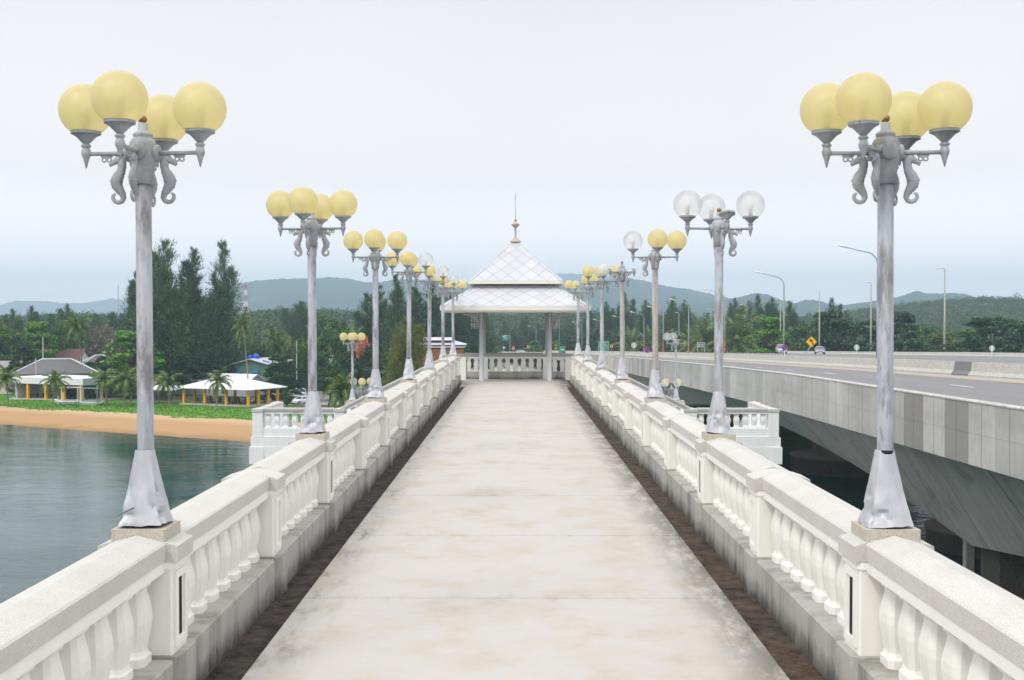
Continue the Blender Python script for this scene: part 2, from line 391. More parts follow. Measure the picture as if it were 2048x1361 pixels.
# ------------------------------------------------------------------ mesh builder
class MB:
    def __init__(s): s.v = []; s.f = []
    def add(s, vs, fs):
        o = len(s.v); s.v += [tuple(p) for p in vs]; s.f += [tuple(i + o for i in f) for f in fs]; return s
    def box(s, x0, x1, y0, y1, z0, z1):
        return s.add([(x0, y0, z0), (x1, y0, z0), (x1, y1, z0), (x0, y1, z0), (x0, y0, z1), (x1, y0, z1), (x1, y1, z1), (x0, y1, z1)],
                     [(0, 3, 2, 1), (4, 5, 6, 7), (0, 1, 5, 4), (1, 2, 6, 5), (2, 3, 7, 6), (3, 0, 4, 7)])
    def cbox(s, hx, hy, z0, z1, c=.02, cx=0, cy=0, top=None):
        """box with chamfered vertical arrises"""
        pl = [(hx - c, -hy), (hx, -hy + c), (hx, hy - c), (hx - c, hy), (-hx + c, hy), (-hx, hy - c), (-hx, -hy + c), (-hx + c, -hy)]
        return s.prism([(x + cx, y + cy) for x, y in pl], z0, z1)
    def prism(s, pl, z0, z1):
        n = len(pl)
        return s.add([(x, y, z0) for x, y in pl] + [(x, y, z1) for x, y in pl],
                     [tuple(range(n - 1, -1, -1)), tuple(range(n, 2 * n))] + [(i, (i + 1) % n, n + (i + 1) % n, n + i) for i in range(n)])
    def sweep(s, prof, a, b, cap=True):
        """profile of (lateral, z) carried from a to b; z follows the slope"""
        a, b = Vector(a), Vector(b); t = Vector((b.x - a.x, b.y - a.y, 0)).normalized(); nrm = Vector((-t.y, t.x, 0))
        n = len(prof); vs = [p + nrm * l + Vector((0, 0, z)) for p in (a, b) for l, z in prof]
        fs = [(i, (i + 1) % n, n + (i + 1) % n, n + i) for i in range(n)]
        if cap: fs += [tuple(range(n - 1, -1, -1)), tuple(range(n, 2 * n))]
        return s.add(vs, fs)
    def lathe(s, prof, seg=20, cx=0, cy=0, caps=True, ax=None):
        n = len(prof); vs = []
        for r, z in prof:
            for k in range(seg):
                a = 2 * PI * k / seg; vs.append((cx + r * math.cos(a), cy + r * math.sin(a), z))
        fs = [(i * seg + k, i * seg + (k + 1) % seg, (i + 1) * seg + (k + 1) % seg, (i + 1) * seg + k) for i in range(n - 1) for k in range(seg)]
        if caps: fs += [tuple(range(seg - 1, -1, -1)), tuple((n - 1) * seg + k for k in range(seg))]
        if ax is not None: vs = [ax @ Vector(p) for p in vs]
        return s.add(vs, fs)
    def tube(s, pts, rad, seg=8, flat=1.0, flatdir=None):
        pts = [Vector(p) for p in pts]; n = len(pts); vs = []
        if not isinstance(rad, (list, tuple)): rad = [rad] * n
        up = flatdir or None
        prev = None
        for i, p in enumerate(pts):
            t = (pts[min(i + 1, n - 1)] - pts[max(i - 1, 0)]).normalized()
            if up is not None: a = Vector(up)
            else:
                a = prev if prev is not None else (Vector((0, 0, 1)) if abs(t.z) < .9 else Vector((1, 0, 0)))
                a = (a - t * a.dot(t)).normalized(); prev = a
            b = t.cross(a).normalized()
            for k in range(seg):
                w = 2 * PI * k / seg; vs.append(p + a * (math.cos(w) * rad[i] * flat) + b * (math.sin(w) * rad[i]))
        fs = [(i * seg + k, i * seg + (k + 1) % seg, (i + 1) * seg + (k + 1) % seg, (i + 1) * seg + k) for i in range(n - 1) for k in range(seg)]
        fs += [tuple(range(seg - 1, -1, -1)), tuple((n - 1) * seg + k for k in range(seg))]
        return s.add(vs, fs)
    def ball(s, c, r, seg=24, rings=14, z0=-1.0):
        prof = []
        a0 = math.asin(z0)
        for i in range(rings + 1):
            a = a0 + (PI / 2 - a0) * i / rings; prof.append((max(1e-4, r * math.cos(a)), c[2] + r * math.sin(a)))
        return s.lathe(prof, seg, c[0], c[1], caps=False)
    def mesh(s, name, mat, sm=False):
        me = bpy.data.meshes.new(name); me.from_pydata(s.v, [], s.f); me.materials.append(mat); me.update()
        if sm: me.polygons.foreach_set('use_smooth', [True] * len(me.polygons))
        return me
    def build(s, name, mat, parent=None, sm=False):
        return link(name, s.mesh(name, mat, sm), parent)

def link(name, me, parent=None, loc=None):
    o = bpy.data.objects.new(name, me); COL.objects.link(o)
    if parent is not None: o.parent = parent
    if loc is not None: o.location = loc
    return o

def tag(o, label=None, cat=None, group=None, kind=None):
    if label: o['label'] = label
    if cat: o['category'] = cat
    if group: o['group'] = group
    if kind: o['kind'] = kind
    return o

def thing(name, label, cat, loc=(0, 0, 0), rz=0, group=None, scale=None):
    o = bpy.data.objects.new(name, None); COL.objects.link(o)
    o.location = loc; o.rotation_euler = (0, 0, rz); o.empty_display_size = .3
    if scale: o.scale = scale
    return tag(o, label, cat, group)

def struct(o): o['kind'] = 'structure'; return o

def dup(root, loc, rz=0, label=None, group=None, scale=None):
    r = root.copy(); COL.objects.link(r); r.location = loc; r.rotation_euler = (0, 0, rz)
    if scale: r.scale = scale
    if label: r['label'] = label
    if group: r['group'] = group
    for ch in list(root.children):
        c = ch.copy(); COL.objects.link(c); c.parent = r
        for g in list(ch.children):
            d = g.copy(); COL.objects.link(d); d.parent = c
    return r

def np_mesh(name, verts, per, mat, attrs=None, sm=False):
    n = len(verts); nf = n // per
    me = bpy.data.meshes.new(name); me.vertices.add(n); me.vertices.foreach_set('co', verts.astype(np.float32).ravel())
    me.loops.add(n); me.loops.foreach_set('vertex_index', np.arange(n, dtype=np.int32))
    me.polygons.add(nf); me.polygons.foreach_set('loop_start', np.arange(0, n, per, dtype=np.int32))
    try: me.polygons.foreach_set('loop_total', np.full(nf, per, dtype=np.int32))
    except Exception: pass
    me.materials.append(mat)
    for k, v in (attrs or {}).items():
        a = me.attributes.new(k, 'FLOAT', 'POINT'); a.data.foreach_set('value', v.astype(np.float32))
    me.update(calc_edges=True); me.validate()
    return me

def leaf_quads(cen, size, up=.3, asp=.6, rng=RNG):
    n = len(cen); nr = rng.normal(size=(n, 3)); nr[:, 2] = np.abs(nr[:, 2]) + up
    nr /= np.linalg.norm(nr, axis=1)[:, None]
    t = np.cross(nr, rng.normal(size=(n, 3))); t /= np.linalg.norm(t, axis=1)[:, None] + 1e-9
    b = np.cross(nr, t); sz = np.broadcast_to(np.asarray(size), (n,))[:, None]
    v = np.empty((n, 4, 3)); v[:, 0] = cen - t * sz; v[:, 1] = cen + b * sz * asp; v[:, 2] = cen + t * sz; v[:, 3] = cen - b * sz * asp
    return v.reshape(-1, 3)

# ------------------------------------------------------------------ camera, light
cam = bpy.data.cameras.new('camera'); co = bpy.data.objects.new('camera', cam); COL.objects.link(co)
co.location = (0, 0, CAMZ); cam.sensor_width = 36; cam.lens = 36 * F / 2048
pitch = math.atan((680.5 - VY) / F); yaw = math.atan((VX - 1024) / F)
co.rotation_euler = (PI / 2 - pitch, 0, yaw)
cam.clip_start = .1; cam.clip_end = 30000; S.camera = co

SUN_EL, SUN_AZ = math.radians(47), math.radians(218)     # azimuth clockwise from +Y: behind the camera, over the beach side
w = bpy.data.worlds.new('World'); S.world = w; w.use_nodes = True; wt = w.node_tree; wt.nodes.clear()
wo = wt.nodes.new('ShaderNodeOutputWorld'); bg = wt.nodes.new('ShaderNodeBackground'); bg.inputs[1].default_value = .1
sky = wt.nodes.new('ShaderNodeTexSky'); sky.sky_type = 'NISHITA'; sky.sun_disc = False
sky.sun_elevation = SUN_EL; sky.sun_rotation = SUN_AZ; sky.dust_density = 4; sky.air_density = 1.5
tc = wt.nodes.new('ShaderNodeTexCoord'); sp = wt.nodes.new('ShaderNodeSeparateXYZ'); wt.links.new(tc.outputs['Generated'], sp.inputs[0])
rp = wt.nodes.new('ShaderNodeValToRGB'); wt.links.new(sp.outputs[2], rp.inputs[0])
els = rp.color_ramp.elements; els[0].position = 0; els[0].color = (1, 1, 1, 1); els[1].position = 1; els[1].color = (1, 1, 1, 1)
def skystop(p, c):
    e = els.new(p); e.color = (*c, 1)
els[0].color = (2.35, 2.1, 1.9, 1); els[1].color = (1.85, 1.87, 1.90, 1)
skystop(.05, (1.86, 1.70, 1.62)); skystop(.12, (1.24, 1.155, 1.11)); skystop(.28, (.955, .93, .935)); skystop(.5, (1.4, 1.42, 1.47))
cn = wt.nodes.new('ShaderNodeTexNoise'); cn.inputs['Scale'].default_value = 2.2; cn.inputs['Detail'].default_value = 4
wt.links.new(tc.outputs['Generated'], cn.inputs['Vector'])
cm = wt.nodes.new('ShaderNodeMapRange'); cm.inputs[3].default_value = 9.2; cm.inputs[4].default_value = 10.8; wt.links.new(cn.outputs['Fac'], cm.inputs[0])
sc_ = wt.nodes.new('ShaderNodeVectorMath'); sc_.operation = 'SCALE'; wt.links.new(rp.outputs[0], sc_.inputs[0]); wt.links.new(cm.outputs[0], sc_.inputs['Scale'])
mx = wt.nodes.new('ShaderNodeMix'); mx.data_type = 'RGBA'; mx.inputs[0].default_value = .95
wt.links.new(sky.outputs[0], mx.inputs[6]); wt.links.new(sc_.outputs[0], mx.inputs[7])
wt.links.new(mx.outputs[2], bg.inputs[0]); wt.links.new(bg.outputs[0], wo.inputs[0])

sl = bpy.data.lights.new('sun', 'SUN'); sl.energy = 1.5; sl.angle = math.radians(14); sl.color = (1, .955, .88)
so = bpy.data.objects.new('sun', sl); COL.objects.link(so)
sd = Vector((math.sin(SUN_AZ) * math.cos(SUN_EL), math.cos(SUN_AZ) * math.cos(SUN_EL), math.sin(SUN_EL)))
so.rotation_euler = sd.to_track_quat('Z', 'Y').to_euler(); so.location = (0, -20, 60)

S.view_settings.view_transform = 'Standard'; S.view_settings.look = 'None'; S.view_settings.exposure = 0.0; S.view_settings.gamma = 1
S.render.engine = 'CYCLES'
S.cycles.use_denoising = True
try: S.cycles.denoiser = 'OPENIMAGEDENOISE'
except Exception: pass
S.cycles.max_bounces = 8; S.cycles.transparent_max_bounces = 12; S.cycles.volume_bounces = 1
S.cycles.sample_clamp_indirect = 6; S.cycles.caustics_reflective = True; S.cycles.blur_glossy = 1.0; S.cycles.caustics_refractive = False

# ------------------------------------------------------------------ terrain
WATER = -14.0; LAND = -12.75
SHORE = [(-900, 420), (-400, 330), (-120, 203), (-79.8, 178), (-54.2, 163.6), (-35.1, 152.7), (-15, 150), (10, 162), (40, 188), (70, 203), (150, 208), (400, 215), (900, 240)]
RIDGE = [(-600, 622), (0, 621), (150, 617), (270, 617), (480, 617), (540, 608), (620, 606), (700, 612), (760, 621), (900, 618), (1031, 614), (1150, 612), (1300, 618), (1450, 626), (1600, 625), (1700, 611), (1800, 599), (1900, 589), (1960, 585), (2048, 588), (2300, 600), (3000, 610)]
def ridgeD(u): return 640 + 220 * smooth((u - 1450) / 250)
def inland(x, y): return (y - lerp_table(SHORE, x)) * .85 + 1.1 * mnoise.noise(Vector((x * .06, y * .02, 4))) + .5 * mnoise.noise(Vector((x * .21, y * .05, 1)))
def gh(x, y):
    s = inland(x, y)
    if s < 0: return max(-19, WATER + .12 * s)
    z = WATER + 1.25 * min(1, s / 14) ** .9
    y0 = 320 + 140 * smooth((x + 95) / 30)
    if y > y0:
        u = VX + F * x / y; D = ridgeD(u); t = smooth((y - y0) / (D - y0))
        top = CAMZ + (VY - lerp_table(RIDGE, u)) / F * D - 9
        z += (top - LAND) * t
    return z

def build_ground():
    us = list(range(-3200, -400, 200)) + list(range(-400, 2500, 24)) + list(range(2500, 5400, 200))
    ds = [60, 90, 120] + [130 + 1.5 * i for i in range(80)] + [250 + 10 * i for i in range(8)] + [330 + 20 * i for i in range(32)] + [1000, 1400, 2000, 3000, 5000, 7200]
    vs, ss = [], []
    for d in ds:
        for u in us:
            x = (u - VX) / F * d; vs.append((x, d, gh(x, d))); ss.append(inland(x, d))
    nu = len(us); fs = [(i * nu + j, i * nu + j + 1, (i + 1) * nu + j + 1, (i + 1) * nu + j) for i in range(len(ds) - 1) for j in range(nu - 1)]
    b = MB(); b.v = vs; b.f = fs; me = b.mesh('ground', M['ground'], True)
    a = me.attributes.new('inland', 'FLOAT', 'POINT'); a.data.foreach_set('value', ss)
    struct(link('ground', me))
build_ground()
b = MB(); b.add([(-6000, -800, WATER), (6000, -800, WATER), (6000, 1200, WATER), (-6000, 1200, WATER)], [(0, 1, 2, 3)])
struct(b.build('water', M['water']))

def build_hills(name, prof, D, depth, clear, seed, foot=-14):
    us = np.arange(prof[0][0], prof[-1][0] + 1, 4.0); rows = 26; vs = []
    for r in range(rows):
        t = r / (rows - 1)
        for u in us:
            top = CAMZ + (VY - lerp_table(prof, u)) / F * D
            d = D - depth * (1 - t)
            h = foot + (top - foot) * (t ** 1.15)
            p = Vector((u * .02 + seed, t * 3, 0))
            h += (mnoise.noise(p) * 10 + mnoise.noise(p * 3.1) * 5) * math.sin(PI * t) * (top - foot) / 110
            bump = abs(mnoise.noise(Vector((u * .13 + seed, r * .9, 3)))) * 3.2 + abs(mnoise.noise(Vector((u * .4, r * 1.7, seed)))) * 2.4
            vs.append(((u - VX) / F * d, d, h + bump * (D / 2600) * (.35 + .65 * t)))
    nu = len(us); fs = [(i * nu + j, i * nu + j + 1, (i + 1) * nu + j + 1, (i + 1) * nu + j) for i in range(rows - 1) for j in range(nu - 1)]
    k = len(vs)
    vs += [((u - VX) / F * (D + 500), D + 500, foot) for u in us]
    fs += [((rows - 1) * nu + j, (rows - 1) * nu + j + 1, k + j + 1, k + j) for j in range(nu - 1)]
    b = MB(); b.v = vs; b.f = fs
    return struct(b.build(name, m_hills(name + '_woods', clear), None, True))

build_hills('far_hills', [(-500, 625), (-100, 622), (0, 611), (25, 604), (70, 603), (110, 606), (150, 609), (190, 604), (225, 598), (250, 602), (300, 612), (430, 600), (700, 585), (1000, 570), (1120, 548), (1200, 552), (1320, 571), (1420, 590), (1500, 612), (1700, 625), (2400, 628)], 6400, 980, False, 5.1)
build_hills('hills', [(300, 640), (400, 600), (450, 575), (480, 568), (520, 562), (560, 560), (620, 558), (660, 556), (700, 559), (730, 566), (760, 566), (800, 560), (900, 562), (1000, 574), (1090, 577), (1130, 572), (1180, 566), (1220, 560), (1250, 557), (1290, 563), (1330, 574), (1380, 580), (1430, 592), (1480, 602), (1530, 594), (1560, 601), (1600, 610), (1640, 616)], 3500, 1120, True, 1.3)
build_hills('right_hills', [(1340, 640), (1400, 612), (1450, 601), (1480, 596), (1505, 588), (1535, 590), (1565, 603), (1585, 609), (1610, 601), (1640, 603), (1665, 612), (1690, 611), (1730, 606), (1790, 597), (1815, 589), (1832, 583), (1850, 588), (1880, 589), (1910, 587), (1960, 598), (2200, 640)], 2660, 840, False, 8.7)

# ------------------------------------------------------------------ highway geometry
def zt(d):   # parapet top of the near carriageway, relative to the camera, then world
    z = lerp_table([(-60, -2.2), (0, -2.25), (31, -2.4), (58.5, -2.7), (85, -3.24), (118, -4.0), (150, -4.74), (185, -5.64), (400, -10.9), (500, -12.9), (640, -13.7), (900, -13.9)], d)
    return CAMZ + z
def cx(d): return 0 if d < 240 else -(d - 240) ** 2 / 1400.0
X0, XM = 13.9, 27.6
XF0, XF1 = 30.2, 58.0
DS = [-40, -20, 0, 10, 20] + [24 + 4 * i for i in range(60)] + [270 + 12 * i for i in range(32)]
def road_z(x, d):
    if x < XM: return zt(d) - .82 + (x - X0) * .026
    return zt(d) + .12 - max(0, x - XF0) * .002
def strip(sec, ds=DS, close=True):
    b = MB(); n = None
    for d in ds:
        pts = sec(d); n = len(pts); b.v += [(x + cx(d), d, z) for x, z in pts]
    m = len(ds)
    for i in range(m - 1):
        for j in range(n if close else n - 1):
            b.f.append((i * n + j, (i + 1) * n + j, (i + 1) * n + (j + 1) % n, i * n + (j + 1) % n))
    if close: b.f += [tuple(range(n)), tuple((m - 1) * n + j for j in range(n - 1, -1, -1))]
    return b

hb = thing('highway_bridge', 'long grey concrete highway bridge running beside the footbridge', 'bridge')
strip(lambda d: [(X0 + .05, zt(d)), (X0 + .28, zt(d)), (X0 + .30, zt(d) - .79), (X0 + .30, zt(d) - 1.0), (X0, zt(d) - 1.0), (X0, zt(d) - .03)]).build('parapet', M['fascia'], hb)
strip(lambda d: [(X0 + .004, zt(d) - 1.003), (X0 + 1.0, zt(d) - 1.003), (X0 + 1.3, zt(d) - 1.7), (X0 + .004, zt(d) - 1.97)]).build('edge_beam', M['fascia'], hb)
strip(lambda d: [(X0 + .24, zt(d) + .012), (X0 + .04, zt(d) + .012), (X0 - .02, zt(d) - .02), (X0 - .02, zt(d) - .06), (X0 + .0, zt(d) - .06), (X0 + .24, zt(d) + .002)], close=True).build('coping', M['concrete'], hb)
PIERS = [-46, 44, 134, 224]
def gdepth(d):
    t = min(abs(d - p) for p in PIERS) / 45.0
    return 3.7 + 2.4 * max(0, 1 - t) ** 2
GD = [d for d in DS if d < 262]
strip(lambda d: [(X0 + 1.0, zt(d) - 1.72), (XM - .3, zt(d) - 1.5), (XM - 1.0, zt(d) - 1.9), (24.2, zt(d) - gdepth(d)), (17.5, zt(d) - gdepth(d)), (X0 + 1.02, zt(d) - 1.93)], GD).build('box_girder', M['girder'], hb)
for p in (44, 134):
    zb = zt(p) - gdepth(p)
    MB().box(18.2, 23.4, p - .9, p + .9, WATER - 3, zb).build('pier_wall', M['darkconc'], hb)
strip(lambda d: [(XM + .0, road_z(XM - .01, d) - .02), (XM + .0, road_z(XM - .01, d) + .09), (XM + .17, road_z(XM - .01, d) + .3), (XM + .24, road_z(XM - .01, d) + .85), (XM + .52, road_z(XM - .01, d) + .85), (XM + .59, road_z(XM - .01, d) + .3), (XM + .76, road_z(XM - .01, d) - .02)]).build('median_barrier', M['concrete'], hb)
b = MB()
for d0, d1 in ((70.2, 72.9),):
    b2 = strip(lambda d: [(XM - .012, road_z(XM - .01, d) + .01), (XM - .012, road_z(XM - .01, d) + .09), (XM + .158, road_z(XM - .01, d) + .3), (XM + .228, road_z(XM - .01, d) + .862), (XM + .5, road_z(XM - .01, d) + .862), (XM + .4, road_z(XM - .01, d) + .1)], [d0, d0 + 1, d1])
    b.add(b2.v, b2.f)
b.build('barrier_gap_infill', M['greyconc'], hb)

fb = thing('far_carriageway_bridge', 'second highway bridge deck beyond the median with low pale parapet', 'bridge')
strip(lambda d: [(XF1, road_z(XF1, d) - 1.6), (XF1, road_z(XF1, d) + .1), (XF1 + .12, road_z(XF1, d) + .2), (XF1 + .2, road_z(XF1, d) + .52), (XF1 + .5, road_z(XF1, d) + .52), (XF1 + .5, road_z(XF1, d) - 1.6)]).build('parapet', M['concrete'], fb)
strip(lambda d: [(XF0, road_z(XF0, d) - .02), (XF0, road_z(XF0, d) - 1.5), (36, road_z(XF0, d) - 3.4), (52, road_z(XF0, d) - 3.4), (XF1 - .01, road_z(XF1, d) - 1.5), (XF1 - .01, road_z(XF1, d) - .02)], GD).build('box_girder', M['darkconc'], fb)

struct(strip(lambda d: [(X0 + .3, road_z(X0 + .3, d)), (XM + .01, road_z(XM, d) if XM < XM else road_z(XM - .01, d))], close=False).build('road', M['asphalt']))
struct(strip(lambda d: [(XF0, road_z(XF0, d)), (XF1 + .01, road_z(XF1, d))], close=False).build('far_road', M['asphalt']))
def paint(name, x, wd, runs, mat):
    b = MB()
    for d0, d1 in runs:
        n = max(1, int((d1 - d0) / 6)); ds = [d0 + (d1 - d0) * i / n for i in range(n + 1)]
        q = strip(lambda d: [(x - wd / 2, road_z(x - wd / 2, d) + .006), (x + wd / 2, road_z(x + wd / 2, d) + .006)], ds, False); b.add(q.v, q.f)
    struct(b.build(name, mat))
paint('road_shoulder_strip', 26.75, 1.68, [(-20, 560)], M['shoulder'])
paint('road_edge_line', 25.75, .18, [(-20, 560)], M['lineyellow'])
for x in (18.6, 22.3): paint('road_lane_dashes', x, .13, [(-16 + 12 * i, -12.9 + 12 * i) for i in range(40)], M['linewhite'])
for x in (49.0, 53.0): paint('road_lane_dashes', x, .13, [(80 + 12 * i, 83 + 12 * i) for i in range(30)], M['linewhite'])

for i, (x, y, r, top) in enumerate([(35.2, 124, 5.4, -12.2), (34.2, 82, 4.6, -12.5)]):
    t = thing('bridge_foundation', ['round concrete pile cap ringed with tide stains, farther under the highway', 'dark round pile cap close to the square piles'][i], 'pile cap', (x, y, 0))
    MB().lathe([(r, WATER - 3), (r, top - .25), (r + .12, top - .2), (r + .12, top)], 40).build('cap', M['darkconc'], t, True)
    MB().box(-r * .55, r * .55, -1, 1, top, zt(y) - 3).build('column', M['darkconc'], t)
for i, (px, y) in enumerate([(1939, 50.5), (1989, 49.2), (2032, 48.0)]):
    x = (px - VX) / F * y
    o = MB().cbox(.19, .19, WATER - 3, zt(y) - gdepth(y) + .4, .03, 0, 0).build('concrete_pile', M['concrete']); o.location = (x, y, 0)
    tag(o, ['square pale concrete pile beside the dark pile cap', 'middle square concrete pile under the girder', 'square concrete pile at the frame edge under the girder'][i], 'pile', 'square piles under the highway girder')

# ------------------------------------------------------------------ footbridge
XR = 2.2
GAP = .005
b = MB(); ys = [-1.6] + [9.28 + 2.72 * i for i in range(-3, 11)] + [38.9]
ys = sorted(set(y for y in ys if y >= -1.6))
for y0, y1 in zip(ys, ys[1:]): b.box(-1.717, 1.717, y0 + GAP, y1 - GAP, -.14, 0)
b.box(-1.90, 1.90, 38.9 + GAP, 44.05, -.14, 0)
struct(b.build('walkway', M['walk']))
b = MB()
for s in (-1, 1): b.box(min(s * 1.70, s * 2.06), max(s * 1.70, s * 2.06), -1.6, 41.5, -.3, -.05)
b.box(-1.7, 1.7, -1.6, 44.1, -.3, -.145)
struct(b.build('gutter_strip', M['gutter']))
fbt = thing('footbridge_frame', 'concrete underframe and columns carrying the white footbridge', 'bridge frame')
MB().box(-2.5, 2.5, -1.6, 45, -.75, -.31).build('deck_slab', M['cool_white'], fbt)
for x in (-1.7, 1.2): MB().box(x, x + .5, -1.6, 45, -1.7, -.752).build('girder', M['cool_white'], fbt)
for y in (6, 24, 43):
    MB().box(-2.3, 2.3, y - .5, y + .5, -2.5, -1.702).build('cross_beam', M['cool_white'], fbt)
    for x in (-1.5, 1.5): MB().lathe([(.45, WATER - 3), (.45, -2.502)], 20, x, y).build('column', M['greystone'], fbt, True)

# shared baluster (square vase with wide flats)
def vase(prof, k=.68):
    n = len(prof); b = MB(); vs = []
    for r, z in prof:
        c = r * k
        vs += [(r, -c, z), (r, c, z), (c, r, z), (-c, r, z), (-r, c, z), (-r, -c, z), (-c, -r, z), (c, -r, z)]
    fs = [(i * 8 + j, i * 8 + (j + 1) % 8, (i + 1) * 8 + (j + 1) % 8, (i + 1) * 8 + j) for i in range(n - 1) for j in range(8)]
    return b.add(vs, fs + [tuple(range(7, -1, -1)), tuple((n - 1) * 8 + j for j in range(8))])
BALP = [(.095, 0), (.095, .05), (.082, .062), (.076, .085), (.084, .13), (.094, .19), (.101, .25), (.099, .30), (.091, .345), (.081, .39), (.075, .425), (.077, .437), (.094, .446), (.094, .502)]
BAL = vase(BALP).mesh('baluster', M['white']); BALC = vase(BALP).mesh('baluster', M['cool_white'])
CAPP = lambda h: [(-h, .852), (h, .852), (h, .945), (h - .012, .955), (0, 1.0), (-h + .012, .955), (-h, .945)]
FRZ = lambda h: [(-h, .782), (h, .782), (h, .85), (-h, .85)]
PLN = lambda h: [(-h, -.05), (h, -.05), (h, .262), (h - .012, .278), (-h + .012, .278), (-h, .262)]

def pier_cap_mesh(mat):
    hx, hy = .232, .165; b = MB(); n = 9; c = .03
    ring = []
    prof = []
    for i in range(n):
        x = -hx + 2 * hx * i / (n - 1); prof.append((x, .985 - .05 * (abs(x) / hx) ** 1.6))
    vs = [];
    for y in (-hy, hy):
        vs += [(x, y, z) for x, z in prof] + [(hx, y, .842), (-hx, y, .842)]
    m = n + 2
    fs = [(i, m + i, m + (i + 1) % m, (i + 1) % m) for i in range(m)] + [tuple(range(m)), tuple(range(2 * m - 1, m - 1, -1))]
    return b.add(vs, fs).mesh('pier_cap', mat)
PCAP = pier_cap_mesh(M['stone'])
PBASE = MB().cbox(.25, .185, -.05, .292, .035).mesh('pier_base', M['plinth'])
b = MB().cbox(.196, .15, .292, .80, .012).cbox(.214, .168, .80, .84, .03)
for s in (-1, 1):      # raised frame round the sunk panel on both long faces
    xo = s * .1965
    for (ya, yb, za, zb) in ((-.115, -.075, .33, .77), (.075, .115, .33, .77), (-.0749, .0749, .73, .77), (-.0749, .0749, .33, .37)):
        b.box(min(xo, xo + s * .013), max(xo, xo + s * .013), ya, yb, za, zb)
PSHAFT = b.mesh('pier_shaft', M['white'])
PEDE = MB().cbox(.158, .158, .955, 1.03, .006).mesh('pedestal', M['stone2'])
SLOT = MB().box(-.002, .002, -.012, .03, .38, .72).mesh('access_slot', M['black'])

LAMPY = [6.83 + 5.62 * i for i in range(7)]
PIERY = [6.83 + 2.81 * i for i in range(-2, 13)]
def balustrade(s, label):
    root = thing('balustrade', label, 'balustrade', (s * XR, 0, 0), 0, 'white balustrades along the walkway')
    rest = MB(); nb = 0
    order = []
    for y0, y1 in zip(PIERY, PIERY[1:]):
        a, e = y0 + .165, y1 - .165; n = 8
        MB().sweep(CAPP(.165), (0, a, 0), (0, e, 0)).build('rail_cap', M['stone'], root)
        MB().sweep(FRZ(.157), (0, a - .02, 0), (0, e + .02, 0)).build('frieze', M['white'], root)
        MB().sweep(PLN(.212), (0, a - .02, 0), (0, e + .02, 0)).build('plinth', M['plinth'], root)
        for k in range(n): order.append(y0 + .28 + (y1 - y0 - .56) * (k + .0) / (n - 1))
    vis = [y for y in order if y > 3.9][:100]
    for y in order:
        if y in vis: link('baluster', BAL, root, (0, y, .279))
        else:
            q = vase(BALP); rest.add([(x, yy + y, z + .279) for x, yy, z in q.v], q.f)
    r = rest.build('balusters_row', M['white'], root); r['kind'] = 'stuff'
    for i, y in enumerate(PIERY):
        p = link('pier', PSHAFT, root, (0, y, 0)); link('pier_cap', PCAP, p); link('pier_base', PBASE, p)
        if i % 2 == 0 and 2 <= i <= 14:
            link('pedestal', PEDE, p)
            sl_ = link('access_slot', SLOT, p, (-s * .199, 0, 0))
    # square end pier where the stairs open
    p = MB().cbox(.2, .2, .0, .845, .02).build('end_pier', M['white'], root); p.location = (0, 41.0, 0)
    MB().cbox(.235, .235, .8455, .96, .03).build('pier_cap', M['stone'], p)
    MB().cbox(.24, .24, -.05, .29, .03).build('pier_base', M['plinth'], p)
    return root
balustrade(-1, 'white balustrade with stone caps on the beach side of the walkway')
balustrade(1, 'white balustrade with stone caps on the highway side of the walkway')

def rail_run(root, a, e, n, cap, paint_, plinth, bal, base=True, hw=.15):
    """one bay of balustrade between two points; the z of the points is the floor"""
    a, e = Vector(a), Vector(e)
    MB().sweep(CAPP(hw), a, e).build('rail_cap', cap, root)
    MB().sweep(FRZ(hw - .02), a, e).build('frieze', paint_, root)
    MB().sweep(PLN(hw + .005) if base else [(-hw, -.3), (hw, -.3), (hw, .278), (-hw, .278)], a, e).build('plinth', plinth, root)
    for k in range(n):
        p = a + (e - a) * ((k + .5) / n); link('baluster', bal, root, (p.x, p.y, p.z + .279))
def post(root, x, y, z, cap, paint_, h=1.0):
    p = MB().cbox(.19, .19, -.05, .85, .02).build('corner_pier', paint_, root); p.location = (x, y, z)
    b = MB().cbox(.215, .215, .8505, .955, .02); b.add([(-.2, -.2, .955), (.2, -.2, .955), (.2, .2, .955), (-.2, .2, .955), (0, 0, 1.005)], [(0, 1, 4), (1, 2, 4), (2, 3, 4), (3, 0, 4)])
    b.build('pier_cap', cap, p)

# back rail under the pavilion
br = thing('end_balustrade', 'damp grey balustrade closing the walkway end under the pavilion', 'balustrade')
for x0, x1, n in ((-1.95, -1.36, 2), (-1.06, 1.06, 7), (1.36, 1.95, 2)):
    rail_run(br, (x0, 44.25, 0), (x1, 44.25, 0), n, M['greystone'], M['white'], M['plinth'], BAL)
for x in (-1.21, 1.21, -2.05, 2.05):
    p = MB().box(-.15, .15, -.17, .17, -.05, .85).build('pier', M['white'], br); p.location = (x, 44.25, 0)
    MB().box(-.17, .17, -.19, .19, .851, .96).build('pier_cap', M['greystone'], p)

